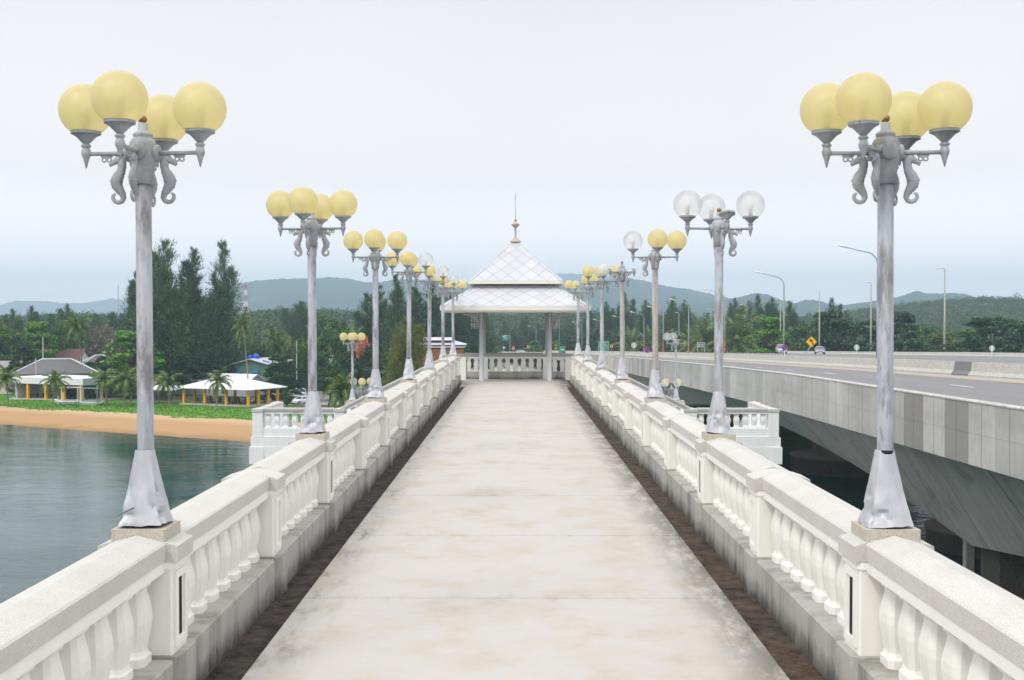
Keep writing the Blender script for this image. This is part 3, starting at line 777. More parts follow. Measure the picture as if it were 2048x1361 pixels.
SD0, SD1 = 41.2, 44.4; SX = (2.45, 6.3, 9.22); LZ = -1.88
def stair(s, label):
    root = thing('stair_landing', label, 'stairs', (0, 0, 0), 0, 'stair landings beside the footbridge')
    # flight down from the pavilion
    b = MB(); n = 11
    for i in range(n):
        x0 = SX[0] + (SX[1] - SX[0]) * i / n; x1 = SX[0] + (SX[1] - SX[0]) * (i + 1) / n; z = LZ * (i + 1) / n
        b.box(min(s * x0, s * x1), max(s * x0, s * x1), SD0, SD1, z - .35, z)
    b.build('flight', M['concrete'], root)
    rail_run(root, (s * SX[0], SD0, 0), (s * SX[1], SD0, LZ), 12, M['greystone'], M['cool_white'], M['cool_white'], BALC, False)
    rail_run(root, (s * SX[0], SD1, 0), (s * SX[1], SD1, LZ), 12, M['greystone'], M['cool_white'], M['cool_white'], BALC, False)
    b = MB().box(min(s * (SX[1] - .2), s * (SX[2] + .24)), max(s * (SX[1] - .2), s * (SX[2] + .24)), SD0 - .22, SD1 + .2, LZ - .40, LZ - .06)
    b.build('landing_slab', M['cool_white'], root)
    xo = s * (SX[2] + .03)
    MB().box(xo - .26, xo + .26, SD0 - .26, SD1 + .2, LZ - 1.0, LZ - .401).build('edge_beam', M['cool_white'], root)
    MB().box(min(s * (SX[1] - .2), s * SX[2]), max(s * (SX[1] - .2), s * SX[2]), SD0 - .24, SD0 + .2, LZ - .78, LZ - .402).build('edge_beam', M['cool_white'], root)
    rail_run(root, (s * (SX[1] + .19), SD0, LZ), (s * (SX[2] - .19), SD0, LZ), 8, M['greystone'], M['cool_white'], M['cool_white'], BALC)
    rail_run(root, (s * SX[2], SD0 + .19, LZ), (s * SX[2], SD1 - .19, LZ), 8, M['stone'], M['cool_white'], M['cool_white'], BALC)
    for x, y in ((SX[1], SD0), (SX[2], SD0), (SX[2], SD1), (SX[1], SD1)): post(root, s * x, y, LZ, M['stone'], M['cool_white'])
    p = MB().cbox(.2, .2, .95, 1.03, .01).build('lamp_pedestal', M['stone2'], root); p.location = (s * SX[1], SD1, LZ)
    # lower flight going away from the landing
    b = MB(); n = 24; L = 12.0; H = 6.0
    for i in range(n):
        y0 = SD1 + L * i / n; y1 = SD1 + L * (i + 1) / n; z = LZ - H * (i + 1) / n
        b.box(min(s * SX[1], s * SX[2]), max(s * SX[1], s * SX[2]), y0, y1, z - .4, z)
    b.build('lower_flight', M['concrete'], root)
    for x in SX[1:]:
        rail_run(root, (s * x, SD1 + .19, LZ), (s * x, SD1 + L, LZ - H), 20, M['stone'], M['cool_white'], M['cool_white'], BALC, False)
    for x, y in ((SX[2] - .8, SD0 + 1), (SX[1] + .6, SD0 + 1.2), (SX[1] + 1.5, SD1 + 11.3)):
        zt_ = LZ - .41 if y < 50 else LZ - 6
        MB().cbox(.3, .3, WATER - 3, zt_, .03, s * x, y).build('column', M['greystone'], root)
    MB().box(min(s * SX[1], s * SX[2]) - .2, max(s * SX[1], s * SX[2]) + .2, SD1 + L, SD1 + L + 4, LZ - H - .5, LZ - H - .02).build('lower_landing', M['concrete'], root)
    return root
stair(-1, 'white balustraded stair landing over the water on the beach side')
stair(1, 'white balustraded stair landing beside the highway girder')

# ------------------------------------------------------------------ seahorse lamps
R_ARM, HUBZ, GR, DZ = .345, 2.21, .155, -.04
def seahorse_mesh():
    # (outward, down, radius) centre line from crown to curled tail
    P = [(.132, -.030, .020), (.128, -.055, .026), (.128, -.082, .026), (.136, -.110, .030), (.152, -.138, .037), (.163, -.165, .040), (.158, -.192, .036), (.142, -.217, .029), (.127, -.240, .022), (.120, -.262, .0175), (.128, -.281, .015), (.150, -.291, .0135), (.172, -.284, .0125), (.184, -.267, .0115), (.185, -.250, .0105), (.176, -.241, .0095), (.167, -.246, .008)]
    pts, rad = [], []
    for i in range(len(P) - 1):
        for k in range(4):
            t = k / 4; q = [P[i][j] + (P[i + 1][j] - P[i][j]) * t for j in range(3)]
            pts.append((q[0], 0, q[1])); rad.append(q[2] * (1.0 if (i * 4 + k) % 2 == 0 or i < 2 or i > 9 else .86))
    b = MB(); b.tube(pts, rad, 10, .62, (0, 1, 0))
    b.tube([(.116, 0, -.038), (.148, 0, -.036), (.170, 0, -.047), (.188, 0, -.062), (.203, 0, -.068)], [.017, .024, .019, .011, .012], 8, .6, (0, 1, 0))   # head and snout
    for k in range(5): b.tube([(.128 + k * .008, 0, -.03), (.120 + k * .011, 0, -.006)], [.009, .003], 6)      # crest
    # scroll bracket below the arm
    for q in (.205, .235): b.tube([(q + .013 * math.cos(a), 0, -.036 + .013 * math.sin(a)) for a in [i * PI / 4 for i in range(9)]], .005, 6)
    b.box(.185, .255, -.004, .004, -.022, -.012)
    return b.mesh('seahorse', M['cast'], True)
SEAH = seahorse_mesh()
def arm_mesh():
    b = MB(); b.tube([(.085, 0, 0), (.2, 0, 0), (R_ARM, 0, 0)], [.016, .0125, .0125], 10)
    b.tube([(.088, 0, 0), (.100, 0, 0)], [.040, .036], 16)
    b.lathe([(.003, -.085), (.012, -.05), (.019, -.025), (.026, -.008), (.029, .006), (.024, .026), (.019, .036), (.028, .042), (.030, .05), (.024, .056), (.015, .064)], 14, R_ARM, 0)
    return b.mesh('arm', M['cast'], True)
ARM = arm_mesh()
CUP = MB().lathe([(.018, .062), (.030, .072), (.046, .090), (.064, .107), (.084, .116), (.087, .118), (.087, .136), (.080, .136), (.079, .122)], 24, R_ARM, 0, True).mesh('cup', M['cast'])
def globe_mesh(m): return MB().ball((R_ARM, 0, .260), GR, 40, 24, -.82).mesh('globe', m, True)
GLOBES = {'y': globe_mesh(M['amber']), 'c': globe_mesh(M['clearg']), 'm': globe_mesh(M['milky'])}
BULB = MB().lathe([(.022, .13), (.022, .20), (.03, .215), (.03, .26), (.018, .29), (.002, .30)], 12, R_ARM, 0).mesh('bulb', M['bulb'], True)
BOLT = MB()
HUB = MB()
HUB.lathe([(.050, 2.065), (.060, 2.07), (.060, 2.125), (.066, 2.135), (.066, 2.15), (.076, 2.18), (.082, 2.21), (.083, 2.25), (.080, 2.30), (.070, 2.325), (.060, 2.335), (.052, 2.342), (.058, 2.352), (.056, 2.365), (.040, 2.375), (.029, 2.385), (.028, 2.425), (.018, 2.43)], 20)
for k in range(4):
    a = k * PI / 2; ax = Matrix.Rotation(a, 4, 'Z') @ Matrix.Translation((.064, 0, 2.25)) @ Matrix.Rotation(PI / 2, 4, 'Y')
    HUB.lathe([(.050, 0), (.050, .032), (.043, .036), (.014, .037)], 18, 0, 0, True, ax)
HUB.v = [(x, y, z + DZ) for x, y, z in HUB.v]
HUBM = HUB.mesh('hub', M['cast'], True)
FIN = MB().ball((0, 0, 2.452 + DZ), .025, 16, 10).mesh('finial', M['bronze'], True)
def pole_mesh(m):
    b = MB(); n = 12
    return b.lathe([(.049, .0), (.049, .43), (.050, .435), (.050, .45), (.0475, .46), (.046, 2.09 + DZ)], 24).mesh('pole', m, True)
POLE = pole_mesh(M['metal']); POLER = pole_mesh(M['rustpole'])
BAND = MB().lathe([(.0495, .428), (.0515, .43), (.0515, .448), (.0495, .452)], 20).mesh('band', M['black'], True)

def skirt_mesh(seed, tear=False):
    """creased four-sided sheet-metal skirt, hollow, lifted a little off the stone"""
    rnd = random.Random(seed); b = MB(); rows, per = 22, 14; H = .44
    prof = []
    for q in range(4):
        for k in range(per):
            t = k / per; c = [(-1, -1), (1, -1), (1, 1), (-1, 1)]; p0, p1 = c[q], c[(q + 1) % 4]
            prof.append((p0[0] + (p1[0] - p0[0]) * t, p0[1] + (p1[1] - p0[1]) * t))
    dents = [(rnd.uniform(0, 4 * per), rnd.uniform(.10, .55), rnd.uniform(.016, .046), rnd.uniform(1.6, 4.5), rnd.uniform(.05, .16), rnd.uniform(-1, 1)) for _ in range(22)]
    tilt = (rnd.uniform(-.03, .03), rnd.uniform(-.03, .03)); lean = (rnd.uniform(-.012, .012), rnd.uniform(-.012, .012))
    N = len(prof)
    for i in range(rows):
        t = i / (rows - 1)
        for j, (x, y) in enumerate(prof):
            rr = .140 * (1 - t) + .055 * t
            rnd_ = math.hypot(x, y); rc = .35 + .65 * t      # corners round off towards the top
            k = (1 - rc) + rc / max(rnd_, 1e-6)
            k = (1 - rc * .9) + rc * .9 * 1.0 / rnd_
            px, py = x * rr * k, y * rr * k
            dd = 0
            for (u, h, a, wu, wh, sk) in dents:
                du = (j - u - sk * (t - h) * 20 + N / 2) % N - N / 2
                e = (du / wu) ** 2 + ((t - h) / wh) ** 2
                dd += a * max(0, 1 - e ** .5) * (1 - t)
            rl = math.hypot(px, py); f = 1 - dd / max(rl, .01)
            f += (mnoise.noise(Vector((px * 22 + seed, py * 22, t * 7))) * .03 - abs(mnoise.noise(Vector((px * 16 + seed * 3, py * 16, t * 5 + seed)))) * .10) * (1 - t) ** .7
            zz = .012 + H * t + (px * tilt[0] + py * tilt[1]) * (1 - t) * 4 + (.012 * mnoise.noise(Vector((j * .21, seed, 0))) if i == 0 else 0)
            b.v.append((px * f + lean[0] * (t), py * f + lean[1] * t, zz))
    b.f = [(i * N + j, i * N + (j + 1) % N, (i + 1) * N + (j + 1) % N, (i + 1) * N + j) for i in range(rows - 1) for j in range(N)]
    me = b.mesh('skirt', M['sheet'], True)
    try: me.set_sharp_from_angle(angle=math.radians(28))
    except Exception: pass
    return me
SKIRTS = [skirt_mesh(s) for s in (3, 8, 15, 21, 34)]
SKB = MB().cbox(.07, .07, 0, .06, .01).mesh('skirt_foot', M['black'])
TEAR = MB().add([(-.125, -.158, .075), (-.02, -.142, .125), (-.03, -.144, .128), (-.11, -.155, .085)], [(0, 1, 2, 3)]).mesh('tear', M['black'])

def seahorse_lamp(loc, label, globes, theta=0, horses=(1, 1, 1, 1), seed=0, rusty=False, tear=False, bent=None):
    t = thing('seahorse_lamp', label, 'lamp post', loc, 0, 'seahorse globe lamps of the footbridge')
    t.rotation_euler = (random.uniform(-.004, .004), random.uniform(-.006, .006), 0)
    p = link('pole', POLER if rusty else POLE, t); link('band', BAND, p)
    sk = link('skirt', SKIRTS[seed % 5], t); sk.rotation_euler = (0, 0, (seed // 5 + seed) % 4 * PI / 2); link('skirt_foot', SKB, sk)
    if tear: link('tear', TEAR, t)
    h = link('hub', HUBM, t); h.rotation_euler = (0, 0, math.radians(theta)); link('finial', FIN, h)
    for k in range(4):
        a = math.radians(theta + (bent[k] if bent else 0)) + k * PI / 2        # right, far, left, near
        m = link('arm', ARM, t, (0, 0, HUBZ)); m.rotation_euler = (0, 0, a)
        g = globes[k]
        if g != 'n':
            c = link('cup', CUP, m)
            if g == 't':
                c.rotation_euler = (.0, -.30, 0); c.location = (.046, 0, -.094)
            else:
                link('globe', GLOBES[g], m)
                link('bulb', BULB, m)
        if horses[k]:
            q = link('seahorse', SEAH, t, (0, 0, HUBZ)); q.rotation_euler = (0, 0, a)
    return t
ORD = ['first', 'second', 'third', 'fourth', 'fifth', 'sixth', 'seventh']
LCFG = [('yyyy', -3), ('yyyy', -5), ('yyyy', 4), ('cyyy', 0), ('cyyy', 3), ('cyyy', 5), ('yyyy', 10)]
RCFG = [('yyyy', -2, (1, 1, 1, 1)), ('ccct', 4, (1, 1, 0, 1)), ('yncy', 0, (0, 1, 1, 1)), ('nnnn', 37, (1, 1, 1, 1)), ('yyym', 2, (1, 1, 1, 1)), ('yyny', 4, (1, 1, 0, 1)), ('nyyn', 14, (1, 1, 1, 1))]
LDESC = ['four amber globes and torn skirt', 'four amber globes', 'four amber globes on rust-streaked pole', 'one clear globe, narrow skirt', 'one clear globe', 'one clear globe, flared skirt', 'four amber globes by the pavilion']
RDESC = ['four amber globes, crumpled skirt', 'three clear globes, one tilted cup', 'two amber globes and one clear globe', 'bare arms on a rusty pole', 'one milky globe among amber ones', 'three amber globes', 'two amber globes by the pavilion']
for i, y in enumerate(LAMPY):
    g, th = LCFG[i]
    seahorse_lamp((-XR, y, 1.03), f'seahorse lamp with {LDESC[i]}, {ORD[i]} along the beach-side balustrade', g, th, seed=i, tear=(i == 0))
    g, th, hs = RCFG[i]
    seahorse_lamp((XR, y, 1.03), f'seahorse lamp with {RDESC[i]}, {ORD[i]} along the highway-side balustrade', g, th, hs, seed=i + 7, rusty=(i in (2, 3)), bent=((0, -36, 0, -36) if i == 0 else None))
seahorse_lamp((-SX[1], SD1, LZ + 1.03), 'seahorse lamp with amber globes on the beach-side stair landing', 'yyyy', 0, seed=2)
seahorse_lamp((-6.36, 47.6, -2.75), 'low seahorse lamp with one clear globe down the beach-side stairs', 'yncy', 8, seed=4)
seahorse_lamp((SX[1] - .1, SD1, LZ + 1.03), 'seahorse lamp with only two clear globes on the highway-side landing', 'ncct', 8, (0, 0, 1, 0), seed=1)
seahorse_lamp((6.3, 46.4, -2.75), 'low seahorse lamp with two clear and two amber globes down the highway-side stairs', 'yycc', 33, seed=3)
for s, y in ((-1, 47.6), (1, 46.4)):
    o = MB().cbox(.24, .24, LZ - 3.2, -2.75, .02).build('lamp_plinth', M['cool_white']); o.location = (s * (6.36 if s < 0 else 6.3), y, 0)
    tag(o, 'square white plinth under the low lamp, %s stairs' % ('beach-side' if s < 0 else 'highway-side'), 'plinth')

# ------------------------------------------------------------------ pavilion
PC = 43.75
pav = thing('pavilion', 'open pavilion with two-tier white diamond-tiled roof and tall finial', 'pavilion', (0, PC, 0))
def octo(h, c): return [(-h + c, -h), (h - c, -h), (h, -h + c), (h, h - c), (h - c, h), (-h + c, h), (-h, h - c), (-h, -h + c)]
def hip(name, h0, c0, z0, h1, c1, z1, sx, sz):
    a, b_ = octo(h0, c0), octo(h1, c1); n = 8
    vs = [(x, y, z0) for x, y in a] + [(x, y, z1) for x, y in b_]; fs = [(i, (i + 1) % n, n + (i + 1) % n, n + i) for i in range(n)] + [tuple(range(n, 2 * n))]
    m = MB().add(vs, fs); me = m.mesh(name, M['rooftile'])
    uvl = me.uv_layers.new(name='UVMap')
    L = math.hypot(h0 - h1, z1 - z0)
    for p in me.polygons:
        nx, ny = p.normal.x, p.normal.y
        for li in p.loop_indices:
            v = me.vertices[me.loops[li].vertex_index].co
            lat = v.x if abs(ny) >= abs(nx) else v.y
            uvl.data[li].uv = (lat / sx, (v.z - z0) / (z1 - z0) * L / sz)
    return link(name, me, pav)
low = hip('lower_roof', 2.70, .17, 2.765, 1.40, .10, 3.56, .62, .62)
upr = hip('upper_roof', 1.74, .13, 3.70, .12, .04, 5.20, .56, .62)
def fascia(name, h, c, z0, z1, t=.05):
    a, b_ = octo(h, c), octo(h - t, c); n = 8
    vs = [(x, y, z0) for x, y in a] + [(x, y, z1) for x, y in a] + [(x, y, z0) for x, y in b_] + [(x, y, z1) for x, y in b_]
    fs = []
    for i in range(n):
        j = (i + 1) % n; fs += [(i, j, n + j, n + i), (2 * n + j, 2 * n + i, 3 * n + i, 3 * n + j), (n + i, n + j, 3 * n + j, 3 * n + i), (j, i, 2 * n + i, 2 * n + j)]
    return MB().add(vs, fs).build(name, M['pavwhite'], pav)
fascia('eave_gutter', 2.71, .17, 2.60, 2.762); fascia('lower_eave_band', 2.64, .17, 2.535, 2.60)
fascia('eave_gutter', 1.75, .13, 3.575, 3.697)
MB().prism(octo(2.6, .15), 2.61, 2.63).build('ceiling', M['soffit'], pav)
MB().prism(octo(1.68, .12), 3.585, 3.61).build('upper_soffit', M['soffit'], pav)
for hx, hy in ((-1, -1), (1, -1), (1, 1), (-1, 1)):          # hip ridges, slightly proud
    for (h0, c0, z0, h1, c1, z1, nm) in ((2.70, .17, 2.775, 1.42, .1, 3.55, low), (1.74, .13, 3.71, .12, .04, 5.2, upr)):
        m = MB()
        for e in (0, 1):
            p0 = (hx * (h0 - c0 * e), hy * (h0 - c0 * (1 - e)), z0); p1 = (hx * (h1 - c1 * e), hy * (h1 - c1 * (1 - e)), z1)
            m.tube([p0, p1], .014, 6)
        m.build('ridge_strip', M['bracket'] if 0 else M['pavgrey'], nm)
for x in (-1.255, 1.255):
    for y in (-1.25, 1.3):
        c = MB().lathe([(.10, 0), (.10, .012), (.083, .016), (.083, 2.6)], 24, x, y).build('column', M['pavgrey'], pav, True)
        MB().cbox(.17, .17, .001, .016, .01, x, y).build('base_plate', M['concrete'], c)
        sx_ = 1 if x > 0 else -1
        for ax in (0, 1):
            m = MB(); s2 = sx_ if ax == 0 else (1 if y > 0 else -1)
            def P(u, z): return (x + s2 * u, y, z) if ax == 0 else (x, y + s2 * u, z)
            for r in (.55, .45):
                m.tube([P(.70 - r * math.cos(a) if 0 else .08 + .08 + (.62 - (.62 * (1 - math.sin(a)) if 0 else .62 * math.cos(a))) * r / .55, 2.02 + r * math.sin(a)) for a in [i * PI / 2 / 8 for i in range(9)]], .022, 6)
            m.tube([P(.08, 2.1), P(.42, 2.1)], .022, 6); m.tube([P(.08, 2.03), P(.36, 2.03)], .010, 6)
            for u in (.16, .26, .36): m.tube([P(u, 1.93), P(u, 2.58)], .016, 6)
            m.build('bracket', M['bracket'], c)
fin = MB().lathe([(.02, 5.18), (.05, 5.19), (.20, 5.205), (.21, 5.215), (.21, 5.25), (.19, 5.262), (.12, 5.32), (.045, 5.40), (.036, 5.42), (.036, 5.74), (.06, 5.76), (.155, 5.87), (.162, 5.885), (.158, 5.895), (.10, 5.95), (.032, 6.0), (.02, 6.005)], 20).build('finial', M['finial'], pav, True)
MB().lathe([(.02, 6.004), (.045, 6.02), (.045, 6.05), (.02, 6.07)], 16).build('collar', M['bronze'], fin, True)
MB().lathe([(.012, 6.06), (.007, 6.9), (.014, 6.92), (.014, 6.95), (.006, 6.96), (.003, 7.1)], 8).tube([(-.035, 0, 7.02), (0, 0, 6.98), (.06, 0, 7.0)], .006, 5).build('lightning_rod', M['cargrey'], fin)
o = MB().ball((0, 0, .06), .075, 20, 12, -.8).build('stone_ball', M['stone'], None, True); o.location = (-1.86, 41.9, -.05)
tag(o, 'small pale stone ball on the floor beside the end pier', 'stone ball')

# ------------------------------------------------------------------ trees
def tri_sprays(base, dirs, length, width, rng):
    n = len(base); d = dirs / (np.linalg.norm(dirs, axis=1)[:, None] + 1e-9)
    sd_ = np.cross(d, rng.normal(size=(n, 3))); sd_ /= np.linalg.norm(sd_, axis=1)[:, None] + 1e-9
    v = np.empty((n, 3, 3)); v[:, 0] = base - sd_ * width[:, None]; v[:, 1] = base + sd_ * width[:, None]; v[:, 2] = base + d * length[:, None]
    return v.reshape(-1, 3)

def trunk_mesh(name, H, r0, limbs, mat, rng, lean=.4, top=.8):
    b = MB(); pts = [(lean * math.sin(i * .9) * i / 6, lean * math.cos(i * 1.7) * i / 8, H * top * i / 6) for i in range(7)]
    b.tube(pts, [r0 * (1.25 if i == 0 else 1 - i / 8) for i in range(7)], 8)
    for p, q in limbs:
        p, q = Vector(p), Vector(q); m = (p + q) / 2 + Vector((0, 0, -.12 * (q - p).length))
        b.tube([p, m, q], [r0 * .45, r0 * .28, r0 * .1], 6)
    return b.mesh(name, mat)

def broad_proto(seed, H=10.0, W=9.0, z0=.22, tiers=False, leaf=.24, dens=1.0, mat='leaf_broad'):
    rng = np.random.default_rng(seed); cl = []; limbs = []
    n = 64 if not tiers else 84
    for i in range(n):
        a = rng.uniform(0, 2 * PI)
        if tiers:
            t = (rng.integers(0, 7) + rng.normal() * .30) / 6.0; t = min(1.02, max(0, t)); z = H * (z0 + (.94 - z0) * t) + rng.normal() * .12
            R = W / 2 * (1.02 - .62 * t ** 1.6) * rng.uniform(.8, 1.15); r = R * math.sqrt(rng.uniform(.12, 1)); cr = (rng.uniform(.7, 1.3), .42)
        else:
            u = rng.uniform(-.75, 1); zc = H * (z0 + 1) / 2; hz = H * (1 - z0) / 2
            R = W / 2 * math.sqrt(max(.05, 1 - (u * .92) ** 2)) * rng.uniform(.72, 1.16); r = R * rng.uniform(.45, 1) ** .5; z = zc + u * hz * .9; cr = (rng.uniform(.65, 1.25),) * 2
        c = np.array([r * math.cos(a), r * math.sin(a), z]); cl.append((c, cr))
        if i % 3 == 0: limbs.append(((0, 0, max(H * .12, z * .45)), tuple(c)))
    pts = []
    for c, (rx, rz) in cl:
        k = int(130 * dens * rx ** 1.5); g = rng.normal(size=(k, 3)); g /= np.linalg.norm(g, axis=1)[:, None]
        g *= rng.uniform(.55, 1.05, (k, 1)); g[:, 2] = np.where(g[:, 2] < -.3, g[:, 2] * .4, g[:, 2]); g *= np.array([rx, rx, rz])
        pts.append(c + g)
    pts = np.concatenate(pts); v = leaf_quads(pts, rng.uniform(.6, 1.25, len(pts)) * leaf, .35, .62, rng)
    return np_mesh('crown', v, 4, M[mat]), trunk_mesh('trunk', H, W * .028, limbs, M['bark'], rng)

def casuarina_proto(seed, H=20.0, W=8.5, leaders=6, mat='leaf_casu', z0=.12):
    rng = np.random.default_rng(seed); B, D, L, Wd = [], [], [], []; limbs = []
    for l in range(leaders):
        a = rng.uniform(0, 2 * PI); off = 0 if l == 0 else rng.uniform(.12, .36) * W
        tip = np.array([off * math.cos(a), off * math.sin(a), H * (1 if l == 0 else rng.uniform(.62, .93))])
        root = np.array([tip[0] * .25, tip[1] * .25, H * z0]); limbs.append((tuple(root), tuple(root + (tip - root) * .9)))
        nb = int(95 * tip[2] / H)
        for i in range(nb):
            t = i / nb; p = root + (tip - root) * (t ** .9); rad = (W * .56 - off * .3) * (1 - t) ** .62 * rng.uniform(.4, 1.2) + .3
            az = rng.uniform(0, 2 * PI); up = .25 + .9 * t; dr = np.array([math.cos(az), math.sin(az), up]); dr /= np.linalg.norm(dr)
            ns = int(18 + rad * 13)
            s_ = rng.uniform(.12, 1, ns) ** .8; pos = p + dr * (rad * s_)[:, None] + rng.normal(size=(ns, 3)) * (.10 + .13 * rad * s_[:, None] * .8)
            dd = dr * .8 + rng.normal(size=(ns, 3)) * .55; dd[:, 2] += np.where(t > .6, .55, -.25)
            B.append(pos); D.append(dd); L.append(rng.uniform(.5, 1.25, ns) * (1 - .35 * t)); Wd.append(rng.uniform(.035, .085, ns))
    v = tri_sprays(np.concatenate(B), np.concatenate(D), np.concatenate(L), np.concatenate(Wd), rng)
    return np_mesh('crown', v, 3, M[mat]), trunk_mesh('trunk', H, .28, limbs, M['bark'], rng, .15, .9)

def palm_proto(seed, H=6.0, fl=2.6, nf=17, droop=1.0, leaf=.62, lean=.5, thick=.13, wide=.10):
    rng = np.random.default_rng(seed); T = []; b = MB()
    top = np.array([lean, lean * .3, H])
    for i in range(nf):
        az = 2 * PI * i * .382 + rng.normal() * .15; el = math.radians(82 - 100 * (i / nf) ** .9 + rng.normal() * 5); ln = fl * rng.uniform(.85, 1.1)
        p = top.copy(); e = el; pts = [p.copy()]; n = 14
        for k in range(n):
            e -= math.radians(droop * (3.2 + k * .75)) * (.6 + .4 * math.cos(el))
            e = max(e, -1.45)
            p = p + np.array([math.cos(az) * math.cos(e), math.sin(az) * math.cos(e), math.sin(e)]) * ln / n; pts.append(p.copy())
            side = np.array([-math.sin(az), math.cos(az), 0]); fw = pts[-1] - pts[-2]; fw /= np.linalg.norm(fw)
            if k < 1: continue
            lw = leaf * math.sin(PI * (k + 1.2) / (n + 2.5)) ** .7
            for s in (-1, 1):
                for h in (0, .5):
                    bp = pts[-2] + (pts[-1] - pts[-2]) * h
                    d = side * s * .8 + fw * .55 + np.array([0, 0, -.45]) + rng.normal(size=3) * .12; d /= np.linalg.norm(d)
                    T += [bp - fw * wide * .5, bp + fw * wide * .5, bp + d * lw * rng.uniform(.85, 1.1)]
        b.tube([tuple(q) for q in pts[::2]], [.03, .026, .022, .018, .014, .010, .008, .005][:len(pts[::2])], 5)
    vs = np.array(T)
    # rachis triangles join the crown mesh
    me = MB(); me.v = [tuple(q) for q in vs]; me.f = [(i, i + 1, i + 2) for i in range(0, len(vs), 3)]; me.add(b.v, b.f)
    crown = me.mesh('crown', M['leaf_palm'])
    tr = MB(); n = 9
    tr.tube([(lean * (i / n) ** 1.6, lean * .3 * (i / n) ** 1.6, H * i / n) for i in range(n + 1)], [thick * (1.6 if i == 0 else 1.05 - .35 * i / n) for i in range(n + 1)], 9)
    for k in range(6):
        a = k * 1.05; tr.ball((top[0] + .16 * math.cos(a), top[1] + .16 * math.sin(a), H - .18), .10, 8, 6)
    return crown, tr.mesh('trunk', M['palmbark'])

PROTO = {
    'broad': [(broad_proto(s), 10, 9) for s in (1, 2, 3)],
    'bright': [(broad_proto(s, 10, 10, .12, True, .25, 1.15, 'leaf_bright'), 10, 10) for s in (4, 5)],
    'tier': [(broad_proto(s, 10, 11, .06, True, .26, 1.2, 'leaf_dark'), 10, 11) for s in (6, 7, 16)],
    'dark': [(broad_proto(s, 10, 9, .08, False, .26, 1.1, 'leaf_dark'), 10, 9) for s in (8, 9)],
    'yellow': [(broad_proto(s, 10, 8.5, .05, False, .22, 1.2, 'leaf_yellow'), 10, 8.5) for s in (10,)],
    'dry': [(broad_proto(s, 10, 9, .1, False, .2, .5, 'leaf_dry'), 10, 9) for s in (11,)],
    'casu': [(casuarina_proto(s), 20, 8.5) for s in (12, 13, 14)],
    'casuwide': [(casuarina_proto(s, 20, 13, 8), 20, 13) for s in (15, 17)],
    'yellowcasu': [(casuarina_proto(18, 12, 10, 7, 'leaf_yellow', .04), 12, 10)],
    'flower': [(broad_proto(19, 10, 9, .62, False, .24, 1.3, 'flower'), 10, 9)],
    'coco': [(palm_proto(s, 4.3, 3.2, 24, 1.0, .85, .5, .14, .16), 6.6, 5.2) for s in (20, 21, 22)],
    'tallcoco': [(palm_proto(23, 12.5, 4.2, 28, .9, 1.0, 1.6, .17, .18), 15.8, 7)],
    'oil': [(palm_proto(s, 4.5, 4.6, 30, .55, 1.0, .1, .30, .18), 8.2, 7.5) for s in (24, 25)],
}
NP = {}
def tree(kind, px, ytop, d, label, group=None, wpx=None, name=None, foot=None, cat=None, rz=None):
    i = NP.get(kind, 0); NP[kind] = i + 1
    (cr, tr), H, W = PROTO[kind][i % len(PROTO[kind])]
    p = at(px, ytop, d); z = gh(p.x, p.y) if foot is None else foot
    h = max(2, p.z - z); sz = h / H; sx = sz if wpx is None else (wpx / F * d) / W
    t = thing(name or {'casu': 'casuarina_tree', 'casuwide': 'casuarina_tree', 'yellowcasu': 'casuarina_tree', 'coco': 'coconut_palm', 'tallcoco': 'coconut_palm', 'oil': 'oil_palm'}.get(kind, 'broadleaf_tree'),
              label, cat or ('palm' if kind in ('coco', 'tallcoco', 'oil') else 'tree'), (p.x, p.y, z - .05), (i * 2.4 if rz is None else rz), group, (sx, sx, sz))
    link('trunk', tr, t); link('crown', cr, t)
    return t

T = tree
# beach side: the big casuarinas
T('casuwide', 330, 488, 236, 'tall dark casuarina with many pointed tops directly behind the first beach-side lamp pole', None, 150, rz=.4)
T('casu', 388, 503, 243, 'tall dark casuarina between the two tallest ones behind the white pavilion roof', None, 100)
T('casu', 447, 489, 238, 'tallest pointed casuarina, standing alone behind the white restaurant pavilion', None, 88)
T('casu', 420, 600, 236, 'lower bushy casuarina filling in under the tallest pointed one', None, 100)
T('casu', 275, 545, 250, 'sparse casuarina leaning out past the first lamp pole', None, 75)
# casuarina grove left of the pavilion
for px, yt, d, w_ in ((735, 590, 285, 75), (758, 575, 290, 70), (793, 552, 280, 66), (828, 578, 290, 80), (862, 562, 285, 85), (900, 590, 295, 90), (935, 606, 300, 80), (968, 622, 310, 70)):
    T('casu', px, yt, d, 'dark casuarina in the dense grove beside the pavilion', 'casuarina grove beside the pavilion', w_)
T('yellowcasu', 812, 640, 205, 'yellowish-green bushy tree in front of the dark grove by the brick building', None, 90, 'bushy_tree')
T('dark', 755, 690, 225, 'dark low tree between the coral-flowered tree and the yellowish bush', None, 70)
T('flower', 725, 678, 226, 'small tree covered in coral-pink flowers', None, 30, 'flowering_tree')
T('dark', 700, 700, 228, 'dark broad tree below the coral-flowered tree', None, 60)
T('broad', 648, 640, 232, 'large yellow-green broadleaf tree behind the second lamp pole', None, 92)
T('broad', 620, 672, 240, 'broadleaf tree half hidden by the second beach-side lamp pole', None, 70)
T('tier', 563, 708, 212, 'dark spreading tree with flat layered boughs beside the car park', None, 88)
T('casuwide', 605, 606, 370, 'broad feathery tree rising above the palms in the middle distance', None, 110)
T('dark', 660, 728, 214, 'dark round tree behind the parked cars', None, 70)
T('tallcoco', 497, 618, 212, 'tall coconut palm leaning over the green house roof', None, 52, rz=2.6)
